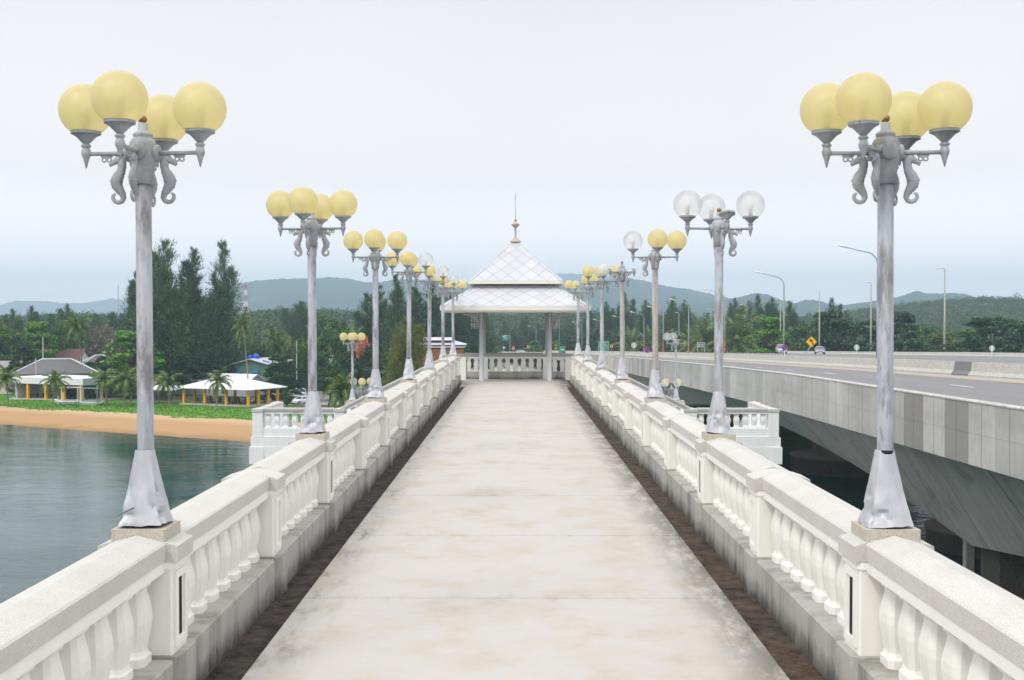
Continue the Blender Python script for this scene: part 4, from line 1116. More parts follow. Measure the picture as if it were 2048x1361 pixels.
for px, yt, d in ((540, 648, 262), (562, 660, 250), (690, 632, 275), (664, 655, 262), (585, 665, 270), (520, 672, 262), (708, 650, 270)):
    T('coco', px, yt, d, 'coconut palm among the trees behind the green house', 'coconut palms behind the green house', 50)
# beach side: far left
T('bright', 75, 645, 262, 'bright green round-topped tree left of the tall palm', None, 92)
T('broad', 18, 660, 255, 'dark green tree at the far left frame edge', None, 90)
T('tier', 42, 690, 236, 'leafy dark tree in front of the bright round-topped one', None, 70)
T('broad', 130, 648, 272, 'yellowish tree just left of the tall palm crown', None, 66)
T('dark', 112, 668, 290, 'dark spreading tree above the rust-red roof', None, 110)
T('tallcoco', 165, 622, 238, 'tall coconut palm with a full crown above the rust-red roof', None, 62, rz=4)
T('bright', 262, 662, 222, 'bright green layered tree behind the first lamp pole', None, 150)
T('dark', 205, 715, 240, 'low dark tree behind the small hipped roof', None, 90)
T('dry', 205, 650, 300, 'brownish dry-twigged tree right of the tall palm', None, 80)
T('dry', 232, 668, 290, 'thin brown scrubby tree beside the first lamp pole', None, 60)
T('dark', 340, 700, 228, 'dark tree under the casuarinas beside the pole', None, 80)
T('dark', 425, 725, 234, 'dark undergrowth tree behind the white pavilion roof', None, 90)
for px, yt, w_ in ((25, 622, 60), (62, 615, 50), (135, 612, 60), (100, 630, 70), (190, 630, 60), (225, 628, 70), (258, 622, 60), (160, 640, 60), (8, 640, 60)):
    T('casuwide' if px % 2 else 'casu', px, yt, 340, 'feathery grey-green tree in the band behind the houses', 'feathery trees behind the houses', w_)
for px, yt, d, w_ in ((-30, 640, 260, 100), (-80, 650, 250, 110), (505, 690, 252, 60), (480, 668, 262, 70), (600, 690, 255, 60), (560, 715, 240, 60), (735, 640, 300, 70), (745, 720, 235, 60), (790, 720, 232, 60), (30, 712, 245, 90), (100, 712, 252, 70), (300, 690, 250, 90), (365, 660, 262, 90), (690, 690, 250, 60)):
    T('broad' if px % 20 else 'dark', px, yt, d, 'green broadleaf tree filling the gap between houses', 'broadleaf trees among the houses', w_)
# young palms on the beach lawn
for px, yt, d, w_, lb in ((14, 733, 203, 56, 'young coconut palm at the left frame edge on the beach lawn'), (103, 740, 199.5, 50, 'young coconut palm in front of the white fascia restaurant'),
                          (212, 738, 203, 50, 'left palm of the clump beside the swing seats'), (247, 735, 200, 66, 'larger yellowing palm of the clump beside the swing seats'), (260, 745, 203, 50, 'palm of the clump half hidden by the lamp pole'),
                          (338, 742, 197, 56, 'young yellowing palm just right of the first lamp pole'), (432, 739, 193, 44, 'slim young palm in front of the white metal roof'), (690, 738, 150, 66, 'drooping palm behind the landing lamp')):
    T('coco', px, yt - 3, d, lb, 'young palms on the beach lawn', w_ * 1.2)
# highway side
for px, yt, d, w_, lb in ((1540, 636, 255, 110, 'bright green bushy tree behind the silver car'), ):
    T('bright', px, yt, d, lb, None, w_)
T('tier', 1668, 622, 250, 'dark layered tree behind the yellow arrow sign', None, 150)
T('tier', 1800, 624, 262, 'dark layered tree behind the first highway-side lamp pole', None, 120)
T('tier', 1985, 636, 262, 'wide dark layered tree near the right frame edge', None, 170)
T('yellow', 1890, 668, 285, 'pale olive tree between the two dark layered trees', None, 90)
T('tier', 1735, 640, 275, 'dark tree filling the gap left of the first highway-side lamp', None, 110)
T('dark', 2060, 645, 255, 'dark green tree cut off by the right frame edge', None, 120)
T('oil', 1470, 612, 268, 'large dark oil palm with arching fronds beside the second highway-side lamp', None, 120)
for px, yt, d, w_ in ((1410, 632, 300, 80), (1385, 640, 320, 70), (1262, 655, 340, 60), (1330, 650, 340, 60), (1300, 655, 350, 60)):
    T('oil', px, yt, d, 'dark oil palm in the row beyond the highway', 'oil palms beyond the highway', w_)
for px, yt, d, w_ in ((1212, 606, 380, 34), (1248, 590, 370, 44), (1290, 604, 380, 36), (1345, 598, 360, 44), (1368, 604, 370, 40), (1515, 594, 350, 40), (1545, 600, 350, 44), (1580, 606, 350, 44), (1470, 600, 360, 40), (1663, 600, 330, 40), (1690, 625, 340, 36), (1180, 622, 390, 40)):
    T('casuwide', px, yt, d, 'feathery casuarina rising above the trees beyond the highway', 'casuarinas beyond the highway', w_ * 1.25)
for px, yt, d, w_ in ((1500, 660, 280, 90), (1590, 655, 290, 80), (1620, 640, 300, 80), (1440, 665, 300, 70), (1360, 670, 330, 70), (1300, 672, 350, 70), (1250, 665, 360, 70), (1200, 660, 370, 70), (1160, 668, 390, 70), (1850, 655, 300, 90), (1930, 660, 300, 90), (1760, 660, 290, 70), (1120, 672, 420, 70), (1215, 640, 400, 60), (1560, 680, 270, 60), (1680, 685, 262, 60), (1840, 690, 268, 70), (1900, 692, 262, 80)):
    T('broad' if px % 20 else 'dark', px, yt, d, 'green tree in the belt beyond the highway', 'trees in the belt beyond the highway', w_)
# seen through the pavilion
for px, yt, d, w_ in ((985, 652, 430, 44), (1008, 640, 440, 40), (1030, 655, 440, 40), (1052, 636, 450, 44), (1075, 648, 450, 44), (1096, 640, 450, 40), (1118, 655, 440, 40), (1140, 640, 430, 44), (955, 640, 420, 44)):
    T('casu', px, yt, d, 'casuarina seen under the pavilion roof', 'casuarinas seen under the pavilion roof', w_)
for px, yt, d, w_ in ((1070, 682, 400, 46), (1110, 685, 400, 50), (1140, 682, 400, 50), (985, 690, 410, 40)):
    T('bright', px, yt, d, 'low bright green bush at the road bend', 'bushes at the road bend', w_, 'roadside_bush', None, 'bush')
b_ = T('dark', 572, 783, 196, 'round dark bush at the corner of the white metal roof', None, 26, 'bush', None, 'bush')

# the wooded ridge: one mass of crowns
def forest():
    rng = np.random.default_rng(77); C, SZ, TI = [], [], []
    N = 13000; us = rng.uniform(-500, 2700, N * 2); q = rng.uniform(0, 1, N * 2); n = 0
    for u, t in zip(us, q):
        D = ridgeD(u) + 60; d = 335 + (D - 335) * t ** .75; x = (u - VX) / F * d
        if -8 < x - cx(d) < 64 and d < 600: continue
        if -70 < x < 20 and d < 480: continue
        z = gh(x, d); r = rng.uniform(2.6, 4.6); h = rng.uniform(4.5, 8.5)
        if d > 560: r *= .7; h *= .8
        if rng.uniform() < .05: h += rng.uniform(1, 4)
        k = 64; g = rng.normal(size=(k, 3)); g /= np.linalg.norm(g, axis=1)[:, None]; g[:, 2] = np.abs(g[:, 2]) * 1.15 - .25
        g *= np.array([r, r, h * .55]) * rng.uniform(.7, 1.08, (k, 1))
        C.append(g + np.array([x, d, z + h * .5])); SZ.append(np.full(k, .44 * r / 3)); TI.append(np.full(k, np.clip(.42 + .28 * mnoise.noise(Vector((x * .02, d * .02, 0))) + rng.normal() * .16, 0, 1)))
        n += 1
        if n >= N: break
    C = np.concatenate(C); v = leaf_quads(C, np.concatenate(SZ) * rng.uniform(.7, 1.3, len(C)), .5, .7, rng)
    me = np_mesh('forest', v, 4, M['forest'], {'tint': np.repeat(np.concatenate(TI), 4)})
    tag(link('forest', me), 'grey-green woodland covering the low ridge', 'woodland', None, 'stuff')
forest()

# creeping plants on the beach lawn
def creeper():
    rng = np.random.default_rng(5); P = []
    while len(P) < 26000:
        x = rng.uniform(-110, -8); y = rng.uniform(150, 222); s = inland(x, y)
        lim = 14.2 + 4.5 * mnoise.noise(Vector((x * .09, y * .09, 2))) + 1.5 * mnoise.noise(Vector((x * .5, y * .5, 0)))
        if s < lim or s > 30 + 4 * mnoise.noise(Vector((x * .1, 3, 0))): continue
        if mnoise.noise(Vector((x * .11, y * .25, 7))) > .32 and s > 16: continue
        P.append((x, y, gh(x, y) + rng.uniform(.02, .14)))
    v = leaf_quads(np.array(P), rng.uniform(.09, .22, len(P)), 1.6, .7, rng)
    tag(link('ground_cover', np_mesh('ground_cover', v, 4, M['creeper'])), 'bright green creeping plants along the top of the beach', 'ground cover', None, 'stuff')
creeper()

# ------------------------------------------------------------------ buildings by the beach
def gz(d, x=-60): return gh(x, d)
def hip_roof(root, name, L, Wd, ridge, z0, z1, mat, over=.0, th=.18, cx0=0, cy0=0, strips=None):
    """hipped roof: L along x, Wd along y, ridge length"""
    a = L / 2 + over; c = Wd / 2 + over; r = ridge / 2
    e = [(-a, -c), (a, -c), (a, c), (-a, c)]
    vs = [(x + cx0, y + cy0, z0) for x, y in e] + [(x + cx0, y + cy0, z0 - th) for x, y in e] + [(-r + cx0, cy0, z1), (r + cx0, cy0, z1)]
    fs = [(0, 1, 9, 8), (1, 2, 9), (2, 3, 8, 9), (3, 0, 8), (0, 4, 5, 1), (1, 5, 6, 2), (2, 6, 7, 3), (3, 7, 4, 0), (7, 6, 5, 4)]
    o = MB().add(vs, fs).build(name, mat, root)
    if strips:
        m = MB(); m.tube([(-r + cx0, cy0, z1 + .06), (r + cx0, cy0, z1 + .06)], .14, 6)
        for x, y in e: m.tube([(x + cx0, y + cy0, z0 + .05), ((r if x > 0 else -r) + cx0, cy0, z1 + .06)], .13, 6)
        m.build('ridge_cap', strips, o)
    return o
def gable(root, L, Wd, z0, z1, roofmat, wallmat, over=.5, axis='x'):
    """gabled house, ridge along x"""
    a, c = L / 2, Wd / 2
    vs = [(-a, -c, 0), (a, -c, 0), (a, c, 0), (-a, c, 0), (-a, -c, z0), (a, -c, z0), (a, c, z0), (-a, c, z0), (-a, 0, z1 - .12), (a, 0, z1 - .12)]
    fs = [(0, 1, 5, 4), (2, 3, 7, 6), (1, 2, 6, 9, 5), (3, 0, 4, 8, 7), (3, 2, 1, 0), (4, 5, 9, 8), (6, 7, 8, 9)]
    MB().add(vs, fs).build('wall', wallmat, root)
    sl_ = (z1 - z0) / c; ao, cc = a + over, c + over; ze = z1 - sl_ * cc; t = .14
    vs = [(-ao, -cc, ze), (ao, -cc, ze), (ao, 0, z1), (-ao, 0, z1), (ao, cc, ze), (-ao, cc, ze)]
    vs += [(x, y, z + t) for x, y, z in vs]
    fs = [(0, 3, 2, 1), (3, 5, 4, 2), (6, 7, 8, 9), (9, 8, 10, 11), (0, 1, 7, 6), (4, 5, 11, 10), (1, 2, 8, 7), (2, 4, 10, 8), (3, 0, 6, 9), (5, 3, 9, 11)]
    return MB().add(vs, fs).build('roof', roofmat, root)

def table_set(x, y, z, rz, label, grp='tables and chairs of the beach restaurants'):
    t = thing('dining_table', label, 'table', (x, y, z), rz, grp)
    MB().box(-.6, .6, -.4, .4, .70, .75).build('tabletop', M['darkwood'], t)
    for sx in (-.5, .5):
        for sy in (-.32, .32): MB().box(sx - .03, sx + .03, sy - .03, sy + .03, 0, .699).build('leg', M['darkwood'], t)
def chair(x, y, z, rz, label, grp='chairs of the beach restaurants'):
    t = thing('dining_chair', label, 'chair', (x, y, z), rz, grp)
    MB().box(-.22, .22, -.22, .22, .42, .46).build('seat', M['darkwood'], t)
    MB().box(-.22, .22, .19, .22, .461, .95).build('backrest', M['darkwood'], t)
    for sx in (-.19, .19):
        for sy in (-.19, .19): MB().box(sx - .02, sx + .02, sy - .02, sy + .02, 0, .419).build('leg', M['darkwood'], t)

RZ = math.radians(-25)
def rot(x, y, o, rz): return (o[0] + x * math.cos(rz) - y * math.sin(rz), o[1] + x * math.sin(rz) + y * math.cos(rz))
# open restaurant with white fascia
O1 = (-79.4, 210.6)
r1 = thing('beach_restaurant', 'open restaurant with flat white fascia and yellow pillars behind the swing seats', 'restaurant', (*O1, LAND), RZ)
MB().box(-18.5, .6, -.5, 9.5, -.5, .22).build('floor_slab', M['concrete'], r1)
MB().box(-17.6, .35, -.35, 9.4, 3.08, 4.30).build('fascia', M['whitewall'], r1)
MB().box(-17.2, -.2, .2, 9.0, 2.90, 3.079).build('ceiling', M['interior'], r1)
MB().box(.352, .40, -.36, 9.3, 3.06, 4.31).build('side_fascia', M['greywall'], r1)
for x in (-.45, -4.75, -9.3, -13.9): MB().box(x - .22, x + .22, -.15, .29, .221, 3.078).build('pillar', M['yellowcol'], r1)
MB().box(-.5, -.06, 4.6, 5.04, .221, 3.078).build('pillar', M['yellowcol'], r1)
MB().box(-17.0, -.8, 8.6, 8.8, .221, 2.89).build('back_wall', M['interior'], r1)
MB().box(-17.0, -11, 5.5, 5.7, .221, 2.88).build('side_wall', M['wallcream'], r1)
MB().box(-17.2, -17, 0.3, 8.5, .221, 2.88).build('side_wall', M['wallcream'], r1)
for i, (x, y) in enumerate(((-2.2, 2), (-6.5, 2.3), (-11, 2.0), (-3.5, 5.5), (-8, 5.4), (-15, 2.4))):
    p = rot(x, y, O1, RZ); table_set(*p, LAND + .22, RZ + .1 * i, 'dark wooden table under the white fascia roof')
    for s in (-1, 1):
        q = rot(x + s * .95, y, O1, RZ); chair(*q, LAND + .22, RZ - s * PI / 2, 'dark wooden chair at a table under the white fascia roof')
# white metal roofed dining pavilion
O2 = (-46.3, 198.9)
r2 = thing('dining_pavilion', 'open dining pavilion with white hipped metal roof and yellow posts', 'dining pavilion', (*O2, LAND), RZ)
MB().box(-14.9, .5, -.5, 9.0, -.6, .22).build('floor_slab', M['concrete'], r2)
hip_roof(r2, 'roof', 14.2, 8.5, 7.0, 3.02, 4.62, M['whiteroof'], 1.2, .1, -7.1, 4.25)
for x in (0, -4.75, -9.5, -14.2):
    for y in (0, 8.3): MB().box(x - .2, x + .2, y - .2, y + .2, .221, 3.25).build('post', M['yellowcol'], r2)
for y in (2.8, 5.6):
    for x in (0, -14.2): MB().box(x - .2, x + .2, y - .2, y + .2, .221, 3.25).build('post', M['yellowcol'], r2)
for i, (x, y) in enumerate(((-2, 1.5), (-5.2, 1.8), (-8.4, 1.6), (-11.6, 1.9), (-3, 4.5), (-7, 4.8), (-11, 4.6), (-2.5, 7), (-9, 7))):
    p = rot(x, y, O2, RZ); table_set(*p, LAND + .22, RZ + .13 * i, 'dark wooden table under the white metal roof')
    for s in (-1, 1):
        q = rot(x + s * .95, y, O2, RZ); chair(*q, LAND + .22, RZ - s * PI / 2, 'dark wooden chair at a table under the white metal roof')
# houses
def house(name, label, px, d, rz, cat='house'):
    x = (px - VX) / F * d; return thing(name, label, cat, (x, d, gh(x, d)), rz)
h = house('grey_roofed_house', 'house with large grey tiled hip roof and white ridge lines behind the restaurant', 112, 236, math.radians(20))
MB().box(-7.6, 7.6, -5.2, 5.2, 0, 4.2).build('wall', M['wallcream'], h); hip_roof(h, 'roof', 15.6, 10.8, 5.6, 4.3, 7.0, M['greytile'], .5, .2, strips=M['ridgewhite'])
h = house('small_hipped_house', 'smaller house with grey hip roof and white ridges beside the larger one', 198, 248, math.radians(28))
MB().box(-3.6, 3.6, -3.0, 3.0, 0, 5.4).build('wall', M['wallcream'], h); hip_roof(h, 'roof', 7.4, 6.2, 1.6, 5.45, 7.4, M['greytile'], .5, .2, strips=M['ridgewhite'])
h = house('sheet_roofed_shed', 'low building with faded grey sheet roof at the left frame edge', 8, 240, math.radians(-8))
gable(h, 14, 11, 3.9, 6.4, M['oldroof'], M['wallcream'])
h = house('rust_roofed_house', 'house with dark rust-red roof under the tall palm', 122, 268, math.radians(-6))
gable(h, 11, 8, 5.0, 8.2, M['rustroof'], M['whitewall'])
h = house('green_house', 'green walled house with blue awnings and pale metal roof', 520, 240, math.radians(80))
gable(h, 10, 8.4, 5.9, 7.0, M['lilacroof'], M['greenwall'], .7)
for y in (2.7, -.9):
    w_ = MB().box(-5.04, -5.001, y - .55, y + .55, 3.1, 4.3).build('window', M['black'], h)
    MB().add([(-5.02, y - .9, 4.75), (-5.02, y + .9, 4.75), (-5.9, y + .9, 4.35), (-5.9, y - .9, 4.35), (-5.02, y - .9, 4.69), (-5.02, y + .9, 4.69), (-5.9, y + .9, 4.29), (-5.9, y - .9, 4.29)],
             [(0, 1, 2, 3), (7, 6, 5, 4), (0, 4, 5, 1), (1, 5, 6, 2), (2, 6, 7, 3), (3, 7, 4, 0)]).build('awning', M['blueawn'], h)
MB().tube([(-3.6, -3.5, 6.35), (-3.6, -2.0, 6.75)], .12, 6).build('blue_ridge_sheet', M['blueawn'], h)
o = MB().ball((0, 0, .55), .75, 14, 8, -.7).ball((-1.2, 0, .4), .6, 12, 8, -.7).build('tarp_bundle', M['bluetarp'], None, True); o.location = at(511, 720, 238)
tag(o, 'bright blue tarpaulin bundle on the ridge of the green house', 'tarpaulin')
h = house('grey_roofed_shop', 'low house with grey roof and blue fascia behind the second lamp pole', 674, 250, math.radians(10))
gable(h, 7, 6, 5.8, 7.3, M['oldroof'], M['darkwood']); MB().box(-3.6, 3.6, -3.75, -3.6, 5.2, 5.45).build('blue_fascia', M['blueawn'], h)
h = house('long_green_house', 'dark green house half hidden behind the layered tree', 612, 246, math.radians(4))
gable(h, 7, 6, 5.2, 6.5, M['oldroof'], M['greenwall'])
h = house('thatched_hut', 'small thatched hut just right of the first lamp pole', 318, 216, 0, 'hut')
MB().lathe([(2.4, 2.2), (.15, 4.6)], 14).build('roof', M['thatch'], h)
for x, y in ((-1.6, -1.4), (1.6, -1.4), (1.6, 1.4), (-1.6, 1.4)): MB().box(x - .1, x + .1, y - .1, y + .1, 0, 2.6).build('post', M['darkwood'], h)
h = house('white_awning', 'low white awning roof between the two restaurants', 328, 208, RZ, 'awning')
MB().add([(-4, -1.8, 2.5), (4, -1.8, 2.5), (4, 1.8, 3.1), (-4, 1.8, 3.1), (-4, -1.8, 2.4), (4, -1.8, 2.4), (4, 1.8, 3.0), (-4, 1.8, 3.0)], [(0, 1, 2, 3), (7, 6, 5, 4), (0, 4, 5, 1), (1, 5, 6, 2), (2, 6, 7, 3), (3, 7, 4, 0)]).build('roof', M['whiteroof'], h)
for x in (-3.6, 0, 3.6):
    for y, hh in ((-1.5, 2.4), (1.5, 2.98)): MB().box(x - .06, x + .06, y - .06, y + .06, 0, hh).build('post', M['cargrey'], h)
h = house('white_shed', 'long low white-roofed shed behind the dining pavilion', 430, 232, RZ, 'shed')
gable(h, 20, 5, 3.0, 4.2, M['whiteroof'], M['greywall'])
# brick building by the bridge head
h = house('brick_building', 'orange brick building with two-tier lilac metal roof beside the pavilion', 876, 252, 0)
zb = gh(0, 252)
def zz(py, d=252): return CAMZ + (VY - py) / F * d - zb
MB().box(-5.6, 5.3, 0, 8, 0, zz(698.5)).build('brick_wall', M['brick'], h)
MB().box(-5.0, 4.6, .3, 7.7, zz(698.4), zz(694)).build('clerestory', M['black'], h)
MB().box(-5.9, 5.75, -.3, 8.3, zz(695.8), zz(692)).build('fascia', M['pavwhite'], h)
MB().box(-6.1, 5.95, -.5, 8.5, zz(691.9), zz(690.1)).build('fascia_band', M['rustroof'], h)
hip_roof(h, 'roof', 12.3, 9.3, 7.0, zz(689.8), zz(682), M['lilacroof'], 0, .05, -.05, 4.0)
MB().box(-4.7, 2.9, 1.5, 6.5, zz(686.5), zz(681.5)).build('roof_lantern', M['rustroof'], h)
MB().add([(-5.0, .9, zz(681.2)), (3.3, .9, zz(681.2)), (3.1, 4, zz(675.5)), (-5.0, 4, zz(675.5)), (3.3, 7.1, zz(681.2)), (-5.0, 7.1, zz(681.2))], [(0, 1, 2, 3), (3, 2, 4, 5), (0, 3, 5), (1, 4, 2), (0, 5, 4, 1)]).build('upper_roof', M['lilacroof'], h)
# car park
b = MB(); P4 = [(-48, 203), (-24, 203), (-20, 250), (-54, 250)]
b.add([(x, y, LAND + .03) for x, y in P4], [(0, 1, 2, 3)]); struct(b.build('car_park', M['lot']))
# swing seats
def swing(px, d, mat, label, rz):
    x = (px - VX) / F * d; z = gh(x, d)
    t = thing('swing_seat', label, 'swing seat', (x, d, z), rz, 'boat-shaped swing seats on the beach lawn')
    b = MB(); n = 12; vs = []
    for i in range(n + 1):
        u = -1 + 2 * i / n; zz_ = .25 + .55 * abs(u) ** 3; hw = .75 * (1 - .45 * u * u)
        vs += [(u * 2.6, -hw, zz_ + .25), (u * 2.6, -hw * .7, zz_ - .15), (u * 2.6, hw * .7, zz_ - .15), (u * 2.6, hw, zz_ + .25), (u * 2.6, hw * .85, zz_ + .22), (u * 2.6, -hw * .85, zz_ + .22)]
    b.add(vs, [(i * 6 + j, i * 6 + (j + 1) % 6, (i + 1) * 6 + (j + 1) % 6, (i + 1) * 6 + j) for i in range(n) for j in range(6)] + [tuple(range(5, -1, -1)), tuple(n * 6 + j for j in range(6))])
    b.build('hull', M['whitewall'], t)
    for sx in (-1.7, 1.7):
        for sy in (-.9, .9): MB().box(sx - .06, sx + .06, sy - .06, sy + .06, 0, 3.0).build('post', mat, t)
    for sy in (-.9, .9): MB().box(-2.0, 2.0, sy - .05, sy + .05, 3.001, 3.12).build('beam', mat, t)
    for sx in (-1.2, 1.2): MB().box(sx - .04, sx + .04, -.85, .85, 3.0, 3.08).build('cross_bar', mat, t)
    MB().box(-1.0, 1.0, -.35, .35, .55, .62).build('seat', M['whitewall'], t)
swing(137, 204, M['whitewall'], 'white boat-shaped swing seat with white posts on the lawn', .05)
swing(179, 202, M['teal'], 'boat-shaped swing seat with teal posts on the lawn', -.1)

# ------------------------------------------------------------------ vehicles
def car(name, label, loc, rz, paint_, kind='sedan', grp=None):
    t = thing(name, label, 'car', loc, rz, grp)
    L, W_ = (4.4, 1.72) if kind == 'sedan' else (4.6, 1.8) if kind == 'suv' else (5.1, 1.8)
    hood, belt, top = (.78, .92, 1.45) if kind == 'sedan' else (1.0, 1.08, 1.78)
    a = L / 2
    sec = [(-a, .32, .55), (-a + .05, .30, hood * .86), (-a + .25, .28, hood * .95), (-a + 1.15, .26, belt), (a - .75, .26, belt), (a - .2, .28, belt * .96), (a - .02, .32, belt * .75), (a, .36, .5)]
    if kind == 'pickup': sec[4:6] = [(.55, .26, belt), (.56, .26, belt * .98), (a - .1, .28, belt * .96)]
    b = MB(); n = 8; vs = []
    for x, z0, z1 in sec:
        e = 1 - .10 * max(0, (abs(x) - a + .45) / .45); hw = W_ / 2 * e
        vs += [(x, -hw * .96, z0), (x, -hw, (z0 + z1) * .5), (x, -hw * .97, z1 - .06), (x, -hw * .88, z1), (x, hw * .88, z1), (x, hw * .97, z1 - .06), (x, hw, (z0 + z1) * .5), (x, hw * .96, z0)]
    m = len(sec)
    b.add(vs, [(i * n + j, (i + 1) * n + j, (i + 1) * n + (j + 1) % n, i * n + (j + 1) % n) for i in range(m - 1) for j in range(n)] + [tuple(range(n)), tuple((m - 1) * n + j for j in range(n - 1, -1, -1))])
    b.build('body', paint_, t, True)
    x0, x1, x2, x3 = (-.98, -.28, .95, 1.65) if kind == 'sedan' else (-1.0, -.45, 1.85, 2.15) if kind == 'suv' else (-1.0, -.45, .45, .62)
    hb, ht = W_ * .44, W_ * .34
    def cab(g, zlo, zhi, k):
        return [(x0 - g, -hb - k, zlo), (x3 + g, -hb - k, zlo), (x3 + g, hb + k, zlo), (x0 - g, hb + k, zlo), (x1 - g * .3, -ht - k, zhi), (x2 + g * .3, -ht - k, zhi), (x2 + g * .3, ht + k, zhi), (x1 - g * .3, ht + k, zhi)]
    MB().add(cab(0, belt - .02, top - .09, 0), [(0, 1, 5, 4), (1, 2, 6, 5), (2, 3, 7, 6), (3, 0, 4, 7)]).build('window', M['glass'], t)
    r = MB().add([(x1 - .06, -ht - .03, top - .10), (x2 + .06, -ht - .03, top - .10), (x2 + .06, ht + .03, top - .10), (x1 - .06, ht + .03, top - .10), (x1 + .12, -ht + .08, top), (x2 - .12, -ht + .08, top), (x2 - .12, ht - .08, top), (x1 + .12, ht - .08, top)],
             [(0, 1, 5, 4), (1, 2, 6, 5), (2, 3, 7, 6), (3, 0, 4, 7), (4, 5, 6, 7), (3, 2, 1, 0)])
    for s in (-1, 1):
        r.tube([(x0, s * hb, belt - .02), (x1, s * ht, top - .09)], .045, 5).tube([(x3, s * hb, belt - .02), (x2, s * ht, top - .09)], .05, 5)
        xm = (x1 + x2) / 2; r.tube([(xm, s * hb * 1.0, belt - .02), (xm, s * (ht + .01), top - .09)], .04, 5)
    r.build('roof', paint_, t)
    for s in (-1, 1):
        for x in (-a + .85, a - .9):
            ax = Matrix.Translation((x, s * (W_ / 2 - .10), .33)) @ Matrix.Rotation(PI / 2, 4, 'X')
            wl = MB().lathe([(.20, -.11), (.32, -.11), (.33, -.06), (.33, .06), (.32, .11), (.20, .11)], 18, 0, 0, True, ax).build('wheel', M['tyre'], t, True)
            MB().lathe([(.19, -.118), (.19, .118)], 12, 0, 0, True, ax).build('rim', M['carsilver'], wl)
        MB().box(-a - .012, -a + .14, s * .62 - .2, s * .62 + .2, hood * .70, hood * .86).build('headlight', M['headl'], t)
        MB().box(a - .10, a + .012, s * .66 - .15, s * .66 + .15, belt * .68, belt * .84).build('tail_light', M['redl'], t)
        MB().box(x0 + .12, x0 + .28, min(s * (hb + .12), s * (hb + .28)), max(s * (hb + .12), s * (hb + .28)), belt + .02, belt + .16).build('mirror', paint_, t)
    MB().box(-a - .010, -a + .05, -.38, .38, hood * .55, hood * .72).build('grille', M['cardark'], t)
    MB().box(-a - .022, -a + .02, -.24, .24, .36, .47).build('number_plate', M['headl'], t)
    return t
def carat(px, py, d=None):
    d = d or 34500 / (py - VY); x = (px - VX) / F * d; return (x, d, max(gh(x, d), LAND + .03))
G = 'cars in the beach car park'
car('parked_car', 'white sedan parked with its nose towards the sea', carat(603, 809), math.radians(52), M['carwhite'], 'sedan', G)
car('parked_car', 'silver sedan parked just behind the white one', carat(586, 807), math.radians(48), M['carsilver'], 'sedan', G)
car('parked_car', 'white pickup parked farther back by the pavilion corner', carat(563, 795), math.radians(20), M['carwhite'], 'pickup', G)
car('parked_car', 'white hatchback parked in front of a dark car', carat(588, 796), math.radians(25), M['carwhite'], 'suv', G)
car('parked_car', 'dark car parked at the back under the trees', carat(598, 790), math.radians(15), M['cardark'], 'sedan', G)
def hwy(px, x): d = x * F / (px - VX); return (x, d, road_z(x, d) + .006)
G = 'cars on the far carriageway'
car('silver_car', 'silver off-road car passing behind the blue no-parking sign', hwy(1562, 51.5), math.radians(84), M['carsilver'], 'suv', G)
car('grey_car', 'grey saloon driving towards the camera beyond the yellow sign', hwy(1639, 54.5), math.radians(78), M['cargrey'], 'sedan', G)
b = MB(); b.add([(-24, 262, LAND + .05), (12, 262, LAND + .05), (6, 405, LAND + .05), (-62, 440, LAND + .05), (-60, 420, LAND + .05)], [(0, 1, 2, 3, 4)]); struct(b.build('side_road', M['shoulder']))
b = MB(); cv = [(-13.5 + 8.5 * t * t * (3 - 2 * t) - 14 * t ** 4, 264 + 140 * t) for t in [i / 24 for i in range(25)]]
b.add([(x + o_, y, LAND + .06) for x, y in cv for o_ in (0, .5)], [(2 * i, 2 * i + 1, 2 * i + 3, 2 * i + 2) for i in range(24)]); struct(b.build('side_road_line', M['linewhite']))
G = 'vehicles on the side road below the pavilion'
for px, py, lb, kd, rz_ in ((1062, 731, 'white pickup glimpsed through the end balustrade', 'pickup', 1.9), (1077, 727, 'white car glimpsed through the end balustrade near the column', 'suv', 1.4), (1005, 737, 'dark car glimpsed through the end balustrade', 'sedan', 1.6)):
    q = carat(px, py); car('road_car', lb, (q[0], q[1], LAND + .06), rz_, M['cardark'] if 'dark' in lb else M['carwhite'], kd, G)
# far green truck, rider
def truck():
    x = 17.2; d = 352
    t = thing('green_truck', 'small green truck seen from behind far down the road', 'truck', (x + cx(d) + 6, d, road_z(x, d) + .006), 0)
    MB().box(-.95, .95, -2.6, 1.0, .75, 2.35).build('cargo_box', M['greentruck'], t); MB().cbox(.9, .9, .6, 2.1, .15, 0, 2.0).build('cab', M['rustroof'], t)
    MB().box(-.9, .9, -2.55, 2.6, .5, .749).build('chassis', M['cardark'], t)
    for sx in (-.75, .75):
        for y in (-1.6, 1.9):
            MB().lathe([(.38, -.14), (.38, .14)], 14, 0, 0, True, Matrix.Translation((sx, y, .38)) @ Matrix.Rotation(PI / 2, 4, 'Y')).build('wheel', M['tyre'], t)
        MB().box(sx - .12, sx + .12, -2.62, -2.601, .85, 1.05).build('tail_light', M['redl'], t)
    MB().box(-.55, .55, -2.615, -2.601, 1.55, 1.68).box(-.55, -.42, -2.615, -2.601, 1.3, 1.549).box(-.1, .6, -2.615, -2.601, 1.3, 1.4).build('lettering', M['headl'], t)
truck()
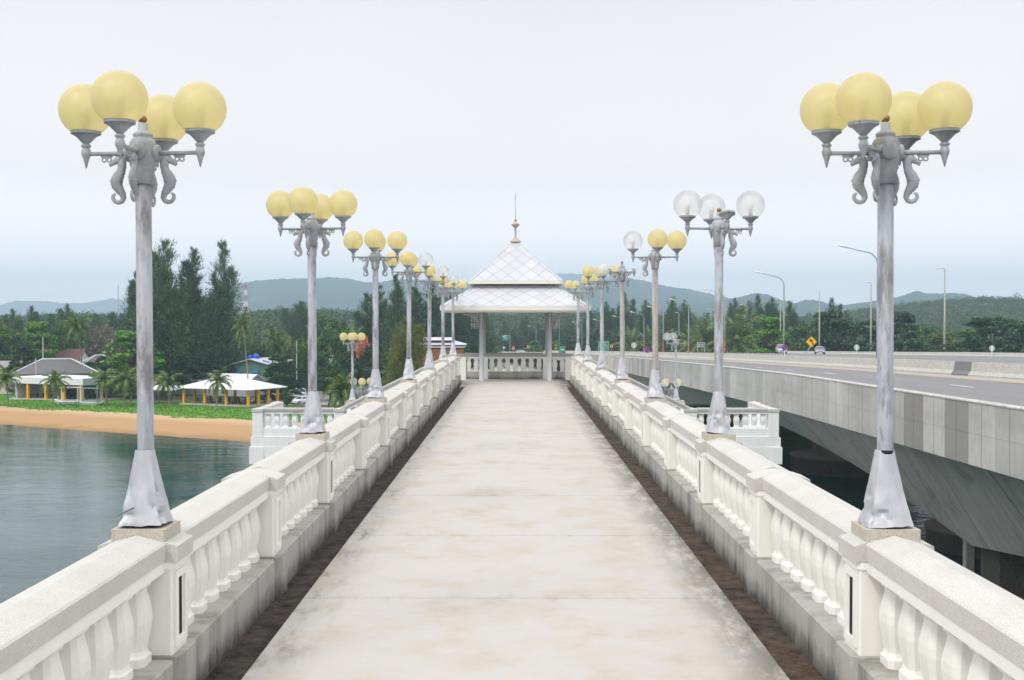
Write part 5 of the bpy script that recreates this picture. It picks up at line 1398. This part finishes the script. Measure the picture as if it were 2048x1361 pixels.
def rider():
    x, d = 21.9, 337; z = road_z(22, d) + .006
    t = thing('motorcycle', 'small motorcycle with red tail light on the carriageway', 'motorcycle', (x, d, z), 0)
    for y in (-.62, .62):
        wl = MB().lathe([(.26, -.05), (.29, -.03), (.29, .03), (.26, .05)], 16, 0, 0, True, Matrix.Translation((0, y, .29)) @ Matrix.Rotation(PI / 2, 4, 'Y')).build('wheel', M['tyre'], t)
    MB().tube([(0, .6, .3), (0, .42, .85), (0, .36, .98)], .035, 6).tube([(0, -.6, .3), (0, -.1, .42), (0, .42, .7)], .09, 8).build('frame', M['cardark'], t)
    MB().tube([(0, -.75, .72), (0, -.3, .74), (0, .1, .70)], [.08, .13, .10], 8).build('seat', M['cardark'], t)
    MB().tube([(-.34, .30, 1.0), (0, .38, .98), (.34, .30, 1.0)], .018, 6).build('handlebar', M['cargrey'], t)
    MB().box(-.08, .08, -.86, -.80, .58, .74).build('tail_light', M['redl'], t); MB().box(-.10, .10, -.84, -.81, .40, .56).build('number_plate', M['headl'], t)
    p = thing('person', 'rider in a blue jacket and white helmet on the motorcycle', 'person', (x, d, z), 0)
    def skin_body(name, V, E, R, mat):
        me = bpy.data.meshes.new(name); me.from_pydata(V, E, []); me.materials.append(mat); o = link(name, me, p)
        md = o.modifiers.new('skin', 'SKIN')
        for i, r in enumerate(R): me.skin_vertices[0].data[i].radius = (r, r); me.skin_vertices[0].data[i].use_root = (i == 0)
        o.modifiers.new('sub', 'SUBSURF').levels = 1
        return o
    V = [(0, -.25, .84), (0, -.18, 1.08), (0, -.08, 1.34), (0, -.04, 1.45), (0, -.02, 1.58), (-.19, -.08, 1.36), (-.27, .08, 1.15), (-.30, .28, 1.04), (.19, -.08, 1.36), (.27, .08, 1.15), (.30, .28, 1.04),
         (-.14, -.2, .82), (-.22, .2, .74), (-.2, .08, .36), (-.2, .2, .30), (.14, -.2, .82), (.22, .2, .74), (.2, .08, .36), (.2, .2, .30)]
    E = [(0, 1), (1, 2), (2, 3), (3, 4), (2, 5), (5, 6), (6, 7), (2, 8), (8, 9), (9, 10), (0, 11), (11, 12), (12, 13), (13, 14), (0, 15), (15, 16), (16, 17), (17, 18)]
    R = [.16, .15, .16, .06, .10, .075, .055, .045, .075, .055, .045, .10, .075, .055, .05, .10, .075, .055, .05]
    skin_body('body', V, E, R, M['shirtblue'])
    MB().ball((0, -.02, 1.60), .145, 16, 10, -.75).build('helmet', M['headl'], p, True)
rider()

# ------------------------------------------------------------------ highway lamps and signs
def lamp_proto(kind):
    t = thing('highway_lamp', '', 'street lamp')
    if kind == 'curve':
        pts = [(0, 0, 0), (0, 0, 4), (0, 0, 7.2)] + [(-.9 + .9 * math.cos(a), 0, 7.2 + 1.0 * math.sin(a)) for a in [i * PI / 2 / 6 for i in range(1, 6)]] + [(-1.2, 0, 8.28), (-2.3, 0, 8.55)]
        MB().tube(pts, [.10, .085, .07] + [.055] * 5 + [.045, .04], 10).build('pole', M['lampgrey'], t, True)
        MB().tube([(-2.1, 0, 8.52), (-2.4, 0, 8.60), (-2.8, 0, 8.70), (-3.1, 0, 8.74)], [.06, .13, .15, .06], 10, .6, (0, 0, 1)).build('luminaire', M['lumin'], t, True)
    else:
        MB().tube([(0, 0, 0), (0, 0, 6), (0, 0, 11.3), (-.15, 0, 11.5), (-.55, 0, 11.55)], [.15, .12, .085, .06, .05], 10).build('pole', M['lampcream'], t, True)
        MB().tube([(-.5, 0, 11.55), (-.75, 0, 11.56), (-1.1, 0, 11.54), (-1.25, 0, 11.53)], [.07, .14, .15, .07], 10, .55, (0, 0, 1)).build('luminaire', M['lumin'], t, True)
        MB().lathe([(.156, .0), (.156, .5)], 14).lathe([(.154, .8), (.154, 1.2)], 14).build('black_band', M['cardark'], t)
    return t
NTH = ['first', 'second', 'third', 'fourth', 'fifth', 'sixth', 'seventh', 'eighth', 'ninth', 'tenth', 'eleventh', 'twelfth', 'thirteenth']
lp = lamp_proto('curve')
for i, d in enumerate([89, 120, 154, 186, 218, 250, 282, 314, 346, 378, 410, 442, 474]):
    loc = (XM + .38 + cx(d), d, road_z(XM - .01, d) + .85); lb = f'curved-arm highway lamp on the median barrier, {NTH[i]} along it'
    if i == 0: lp.location = loc; lp['label'] = lb; lp['group'] = 'curved lamps along the median'
    else: dup(lp, loc, math.atan(2 * max(0, d - 240) / 1400), lb)
MBAND = MB().lathe([(.112, .25), (.112, .75)], 14).lathe([(.108, 1.05), (.108, 1.5)], 14).mesh('warning_band', M['orange'])
for o in [o for o in COL.objects if o.name.startswith('highway_lamp') and o.location.y in (154.0, 186.0, 218.0, 250.0)]: link('warning_band', MBAND, o)
lp = lamp_proto('short')
for i, d in enumerate([156.6, 189, 221, 253, 286, 318, 350, 382, 414]):
    loc = (XF1 + .35 + cx(d), d, road_z(XF1, d) + .4); lb = f'tall cream short-armed lamp on the far parapet, {NTH[i]} along it'
    if i == 0: lp.location = loc; lp['label'] = lb; lp['group'] = 'cream lamps along the far parapet'
    else: dup(lp, loc, 0, lb)
lp = lamp_proto('curve'); lp['group'] = 'lamps on the outer side of the road bend'
for i, (px, d) in enumerate(((993.5, 430), (989.5, 450), (979, 400))):
    x = (px - VX) / F * d; loc = (x, d, gh(x, d) + (.3 if i < 2 else -3.0)); lb = ['lamp with arm to the right beside the green gantry sign', 'farther lamp with arm to the right behind the green gantry sign', 'lower lamp half hidden by the pavilion column'][i]
    if i == 0: lp.location = loc; lp.rotation_euler = (0, 0, PI); lp['label'] = lb
    else: dup(lp, loc, PI, lb)

def disc(r, y, seg=24): return MB().lathe([(r, -.012), (r, .012)], seg, 0, 0, True, Matrix.Translation((0, y, 0)) @ Matrix.Rotation(PI / 2, 4, 'X'))
def sign_at(name, label, cat, px, py, d, postlen, postmat, lean=None, grp=None):
    p = at(px, py, d); t = thing(name, label, cat, p, 0, grp)
    if lean: MB().tube([(0, .05, -.3), (lean[0] * .4, .05, -postlen * .7), (lean[0], .05, -postlen * .85), (lean[0] * 1.05, .05, -postlen)], .04, 8).build('post', postmat, t)
    else: MB().tube([(0, .05, .2), (0, .05, -postlen)], .045, 8).build('post', postmat, t)
    return t
def poly(pts, y, t=.008): return MB().add([(x, y, z) for x, z in pts] + [(x, y + t, z) for x, z in pts], [tuple(range(len(pts))), tuple(range(2 * len(pts) - 1, len(pts) - 1, -1))] + [(i, len(pts) + i, len(pts) + (i + 1) % len(pts), (i + 1) % len(pts)) for i in range(len(pts))])
def text(body, size, loc, mat, parent, name='lettering'):
    cu = bpy.data.curves.new(name, 'FONT'); cu.body = body; cu.size = size; cu.align_x = 'CENTER'; cu.align_y = 'CENTER'; cu.materials.append(mat); cu.extrude = .002
    f = bpy.data.objects.new(name, cu); me = bpy.data.meshes.new_from_object(f); me.materials.clear(); me.materials.append(mat); bpy.data.objects.remove(f)
    o = link(name, me, parent, loc); o.rotation_euler = (PI / 2, 0, 0); return o

d = 27.98 * F / (1611 - VX)
s_ = sign_at('curve_sign', 'leaning yellow diamond sign with black left-bend arrow on the median', 'road sign', 1622.5, 684, d, 1.45, M['lampgrey'], (-1.05, 0))
q = .53
poly([(0, -q), (q, 0), (0, q), (-q, 0)], 0).build('panel', M['signyellow'], s_)
poly([(0, -q - .03), (q + .03, 0), (0, q + .03), (-q - .03, 0)], .0085).build('backing', M['cardark'], s_)
arc = [(.16 + .0 - .30 * (1 - math.cos(a)), -.30 + .42 * math.sin(a)) for a in [i * 1.15 / 8 for i in range(9)]]
m = MB(); hw = .055; vs = []
for i, (x, z) in enumerate(arc):
    j0, j1 = max(0, i - 1), min(8, i + 1); tx, tz = arc[j1][0] - arc[j0][0], arc[j1][1] - arc[j0][1]; l = math.hypot(tx, tz); vs += [(x - tz / l * hw, -.004, z + tx / l * hw), (x + tz / l * hw, -.004, z - tx / l * hw)]
m.add(vs, [(2 * i, 2 * i + 2, 2 * i + 3, 2 * i + 1) for i in range(8)]); ex, ez = arc[-1]
m.add([(ex + .13, -.004, ez + .10), (ex - .10, -.004, ez - .14), (ex - .20, -.004, ez + .20)], [(0, 1, 2)]); m.build('arrow', M['cardark'], s_)

def no_parking(label, px, py, d, plen):
    t = sign_at('no_parking_sign', label, 'road sign', px, py, d, plen, M['lumin'], None, 'blue no-parking signs')
    disc(.31, 0).build('rim', M['signred'], t); disc(.262, -.008).build('face', M['signblue'], t)
    poly([(-.21, .15), (-.15, .21), (.21, -.15), (.15, -.21)], -.026, .004).build('slash', M['signred'], t)
no_parking('round blue no-parking sign in front of the silver car', 1569, 695.5, 27.6 * F / (1569 - VX) - 1.0, .9)
no_parking('round blue no-parking sign by the third highway-side lamp pole', 1294.5, 700.5, 14.0 * F / (1294.5 - VX), .7)
for i, (px, py, x) in enumerate(((1713, 695, 57.6), (1983, 697, 57.6), (1268, 691, 27.8), (1324, 693, 57.6), (1442, 695, 57.6))):
    dd = x * F / (px - VX); t = sign_at('round_sign_back', 'grey back of a round sign on white post, ' + ['between grey car and first lamp', 'near the right frame edge', 'left of the blue sign', 'behind the low landing lamp', 'beside the second highway-side lamp pole'][i], 'road sign', px, py, dd, 1.1, M['lumin'], None, 'round sign backs')
    r = 6.0 * dd / F; disc(r * .95, .0).build('panel', M['signback'], t); MB().box(-.10, .10, -.03, -.013, -r, r * .85).build('bracket', M['lumin'], t)

dd = 14.05 * F / (1207 - VX)
t = sign_at('exit_sign', 'green two-panel exit sign on a bent post behind the fifth lamp pole', 'road sign', 1207, 692.3, dd, 1.5, M['lampgrey'], (.8, 0))
for z0, z1 in ((.03, .70), (-.72, -.03)):
    poly([(-.86, z0), (.86, z0), (.86, z1), (-.86, z1)], 0).build('panel', M['signgreen'], t)
    m = MB()
    for a_, b_, c_, e_ in ((-.83, .83, z0 + .02, z0 + .05), (-.83, .83, z1 - .05, z1 - .02), (-.83, -.80, z0 + .051, z1 - .051), (.80, .83, z0 + .051, z1 - .051)): m.box(a_, b_, -.008, -.002, c_, e_)
    m.build('border', M['linewhite'], t)
text('PHUKET', .26, (.0, -.01, .52), M['linewhite'], t); text('EXIT', .24, (.22, -.01, .20), M['linewhite'], t); text('500', .34, (.02, -.01, -.38), M['linewhite'], t); text('m', .2, (.56, -.01, -.42), M['linewhite'], t)
poly([(-.50, .10), (-.42, .10), (-.26, .22), (-.26, .14), (-.20, .14), (-.20, .32), (-.38, .32), (-.38, .26), (-.32, .26)], -.008, .004).build('arrow', M['linewhite'], t)

def chevron(px, py, d, lb):
    t = sign_at('chevron_sign', lb, 'road sign', px, py, d, 1.3, M['lampgrey'], None, 'yellow chevron signs'); k = d / F
    poly([(-2.6 * k, -3 * k), (2.6 * k, -3 * k), (2.6 * k, 3 * k), (-2.6 * k, 3 * k)], 0).build('panel', M['signyellow'], t)
    poly([(1.6 * k, 2.6 * k), (.4 * k, 2.6 * k), (-1.6 * k, 0), (.4 * k, -2.6 * k), (1.6 * k, -2.6 * k), (-.3 * k, 0)], -.02, .008).build('arrow', M['cardark'], t)
chevron(1223, 692.8, 340, 'yellow chevron sign beside the green exit sign'); chevron(1167.5, 695, 372, 'yellow chevron sign between the sixth and seventh lamp posts')
chevron(1056.5, 694.5, 412, 'yellow chevron sign in the middle under the pavilion'); chevron(1026.6, 697, 425, 'small yellow chevron sign on a white post under the pavilion')
t = sign_at('warning_sign', 'yellow diamond warning sign with a plate below it', 'road sign', 1112, 690.8, 398, 2.4, M['lampgrey']); k = 398 / F
poly([(0, -3.7 * k), (3.7 * k, 0), (0, 3.7 * k), (-3.7 * k, 0)], 0).build('panel', M['signyellow'], t); poly([(-2.4 * k, -8.2 * k), (2.4 * k, -8.2 * k), (2.4 * k, -4.4 * k), (-2.4 * k, -4.4 * k)], 0).build('plate', M['signyellow'], t)
poly([(-.5 * k, -2 * k), (.6 * k, -2 * k), (.6 * k, 0), (1.3 * k, .6 * k), (0, 2.2 * k), (-.9 * k, .5 * k), (-.2 * k, 0)], -.02, .008).build('symbol', M['cardark'], t)
t = sign_at('round_white_sign', 'round white sign on a white post under the pavilion roof', 'road sign', 1007.7, 695.7, 415, 1.6, M['lumin']); k = 415 / F
disc(2.3 * k, 0).build('panel', M['lumin'], t); poly([(-.9 * k, .6 * k), (.9 * k, .6 * k), (0, -.9 * k)], -.03, .008).build('symbol', M['cargrey'], t)
t = sign_at('direction_sign', 'green direction sign with white left arrow hung from a pole', 'road sign', 1010.4, 675.6, 432, .1, M['lampgrey']); k = 432 / F
poly([(-6.3 * k, -5.2 * k), (6.3 * k, -5.2 * k), (6.3 * k, 5 * k), (-6.3 * k, 5 * k)], 0).build('panel', M['signgreen'], t)
MB().tube([(9.6 * k, .2, 6 * k), (9.6 * k, .2, -29 * k)], .14, 10).tube([(9.6 * k, .2, 3.6 * k), (-5 * k, .2, 3.6 * k)], .06, 6).tube([(9.6 * k, .2, -2.6 * k), (-5 * k, .2, -2.6 * k)], .06, 6).build('gantry_pole', M['lampgrey'], t)
m = MB()
for a_ in (((-6 * k, -4.9 * k), (6 * k, -4.9 * k), (6 * k, -4.5 * k), (-6 * k, -4.5 * k)), ((-6 * k, 4.3 * k), (6 * k, 4.3 * k), (6 * k, 4.7 * k), (-6 * k, 4.7 * k))): q_ = poly(a_, -.02); m.add(q_.v, q_.f)
m.build('border', M['linewhite'], t)
poly([(-4.4 * k, -1 * k), (-2 * k, 1.0 * k), (-2.2 * k, -.2 * k), (1.2 * k, 1.6 * k), (1.6 * k, .8 * k), (-1.8 * k, -1.0 * k), (-.9 * k, -2.0 * k)], -.02, .008).build('arrow', M['linewhite'], t)
m = MB()
for x0, z0, x1 in ((-3.4, 2.6, 3.2), (1.6, -1.4, 4.8)): q_ = poly([(x0 * k, z0 * k), (x1 * k, z0 * k), (x1 * k, (z0 + .9) * k), (x0 * k, (z0 + .9) * k)], -.02); m.add(q_.v, q_.f)
m.build('lettering', M['linewhite'], t)
t = thing('framed_board', 'white framed notice board on posts among the roadside trees', 'notice board', at(1402, 690, 285)); k = 285 / F
MB().box(-7 * k, 7 * k, .03, .08, -3.4 * k, 3.4 * k).build('board', M['darkwood'], t)
m = MB().box(-7.6 * k, 7.6 * k, 0, .1, 3.4 * k, 4.4 * k).box(-7.6 * k, 7.6 * k, 0, .1, -4.4 * k, -3.4 * k)
for x in (-7.6, 6.8): m.box(x * k, (x + .8) * k, -.02, .12, -14 * k, 5 * k)
m.build('frame', M['lumin'], t); MB().box(-5.5 * k, -1 * k, -.0, .029, -2 * k, 2 * k).box(1 * k, 5 * k, -.0, .029, -2.4 * k, 1.4 * k).build('poster', M['signback'], t)

# masts and utility poles
def pole_thing(name, label, px, y0, y1, d, r, mat):
    a, e = at(px, y0, d), at(px, y1, d); o = MB().tube([(0, 0, e.z - a.z), (0, 0, 0)], [r * .8, r], 8).build(name, mat); o.location = (a.x, d, a.z); return o
o = pole_thing('utility_pole', '', 84.5, 745, 674, 250, .16, M['concrete']); tag(o, 'pale concrete utility pole left of the tall palm', 'utility pole')
o = pole_thing('utility_pole', '', 70, 762, 717, 226, .11, M['concrete']); tag(o, 'short pale pole in front of the large grey hip roof', 'utility pole')
o = pole_thing('utility_pole', '', 223, 720, 679, 268, .14, M['concrete']); tag(o, 'pale utility pole just left of the first lamp pole', 'utility pole')
o = pole_thing('utility_pole', '', 593, 760, 682, 236, .13, M['concrete']); tag(o, 'pale utility pole beside the second beach-side lamp pole', 'utility pole')
o = pole_thing('radio_mast', '', 236, 640, 570, 470, .22, M['signback']); tag(o, 'thin grey radio mast above the ridge left of the first lamp', 'mast')
t = thing('lattice_mast', 'red and white lattice mast beside the tallest casuarina', 'mast', at(491, 635, 1400)); k = 1400 / F
for i in range(6):
    z0, z1 = 11 * k * i, 11 * k * (i + 1); w0, w1 = (4.2 - .5 * i) * k, (4.2 - .5 * (i + 1)) * k; m = MB()
    for sx in (-1, 1):
        for sy in (-1, 1): m.tube([(sx * w0, sy * w0, z0), (sx * w1, sy * w1, z1)], .4, 5)
        m.tube([(sx * w0, -w0, z0), (-sx * w1, -w1, z1)], .25, 5); m.tube([(sx * w0, w0, z0), (-sx * w1, w1, z1)], .25, 5)
    m.build('mast_section', M['mast_red'] if i % 2 else M['lumin'], t)

# ------------------------------------------------------------------ the air
k = NT('hazy_air'); v = k.n('ShaderNodeVolumePrincipled'); v.inputs['Color'].default_value = (.61, .79, .97, 1)
v.inputs['Density'].default_value = .00028; v.inputs['Anisotropy'].default_value = .25
k.t.links.new(v.outputs[0], k.out.inputs['Volume'])
o = MB().box(-14500, 14500, -900, 7600, -24, 290).build('haze', k.m); o['kind'] = 'stuff'; o['label'] = 'pale blue haze over the bay'
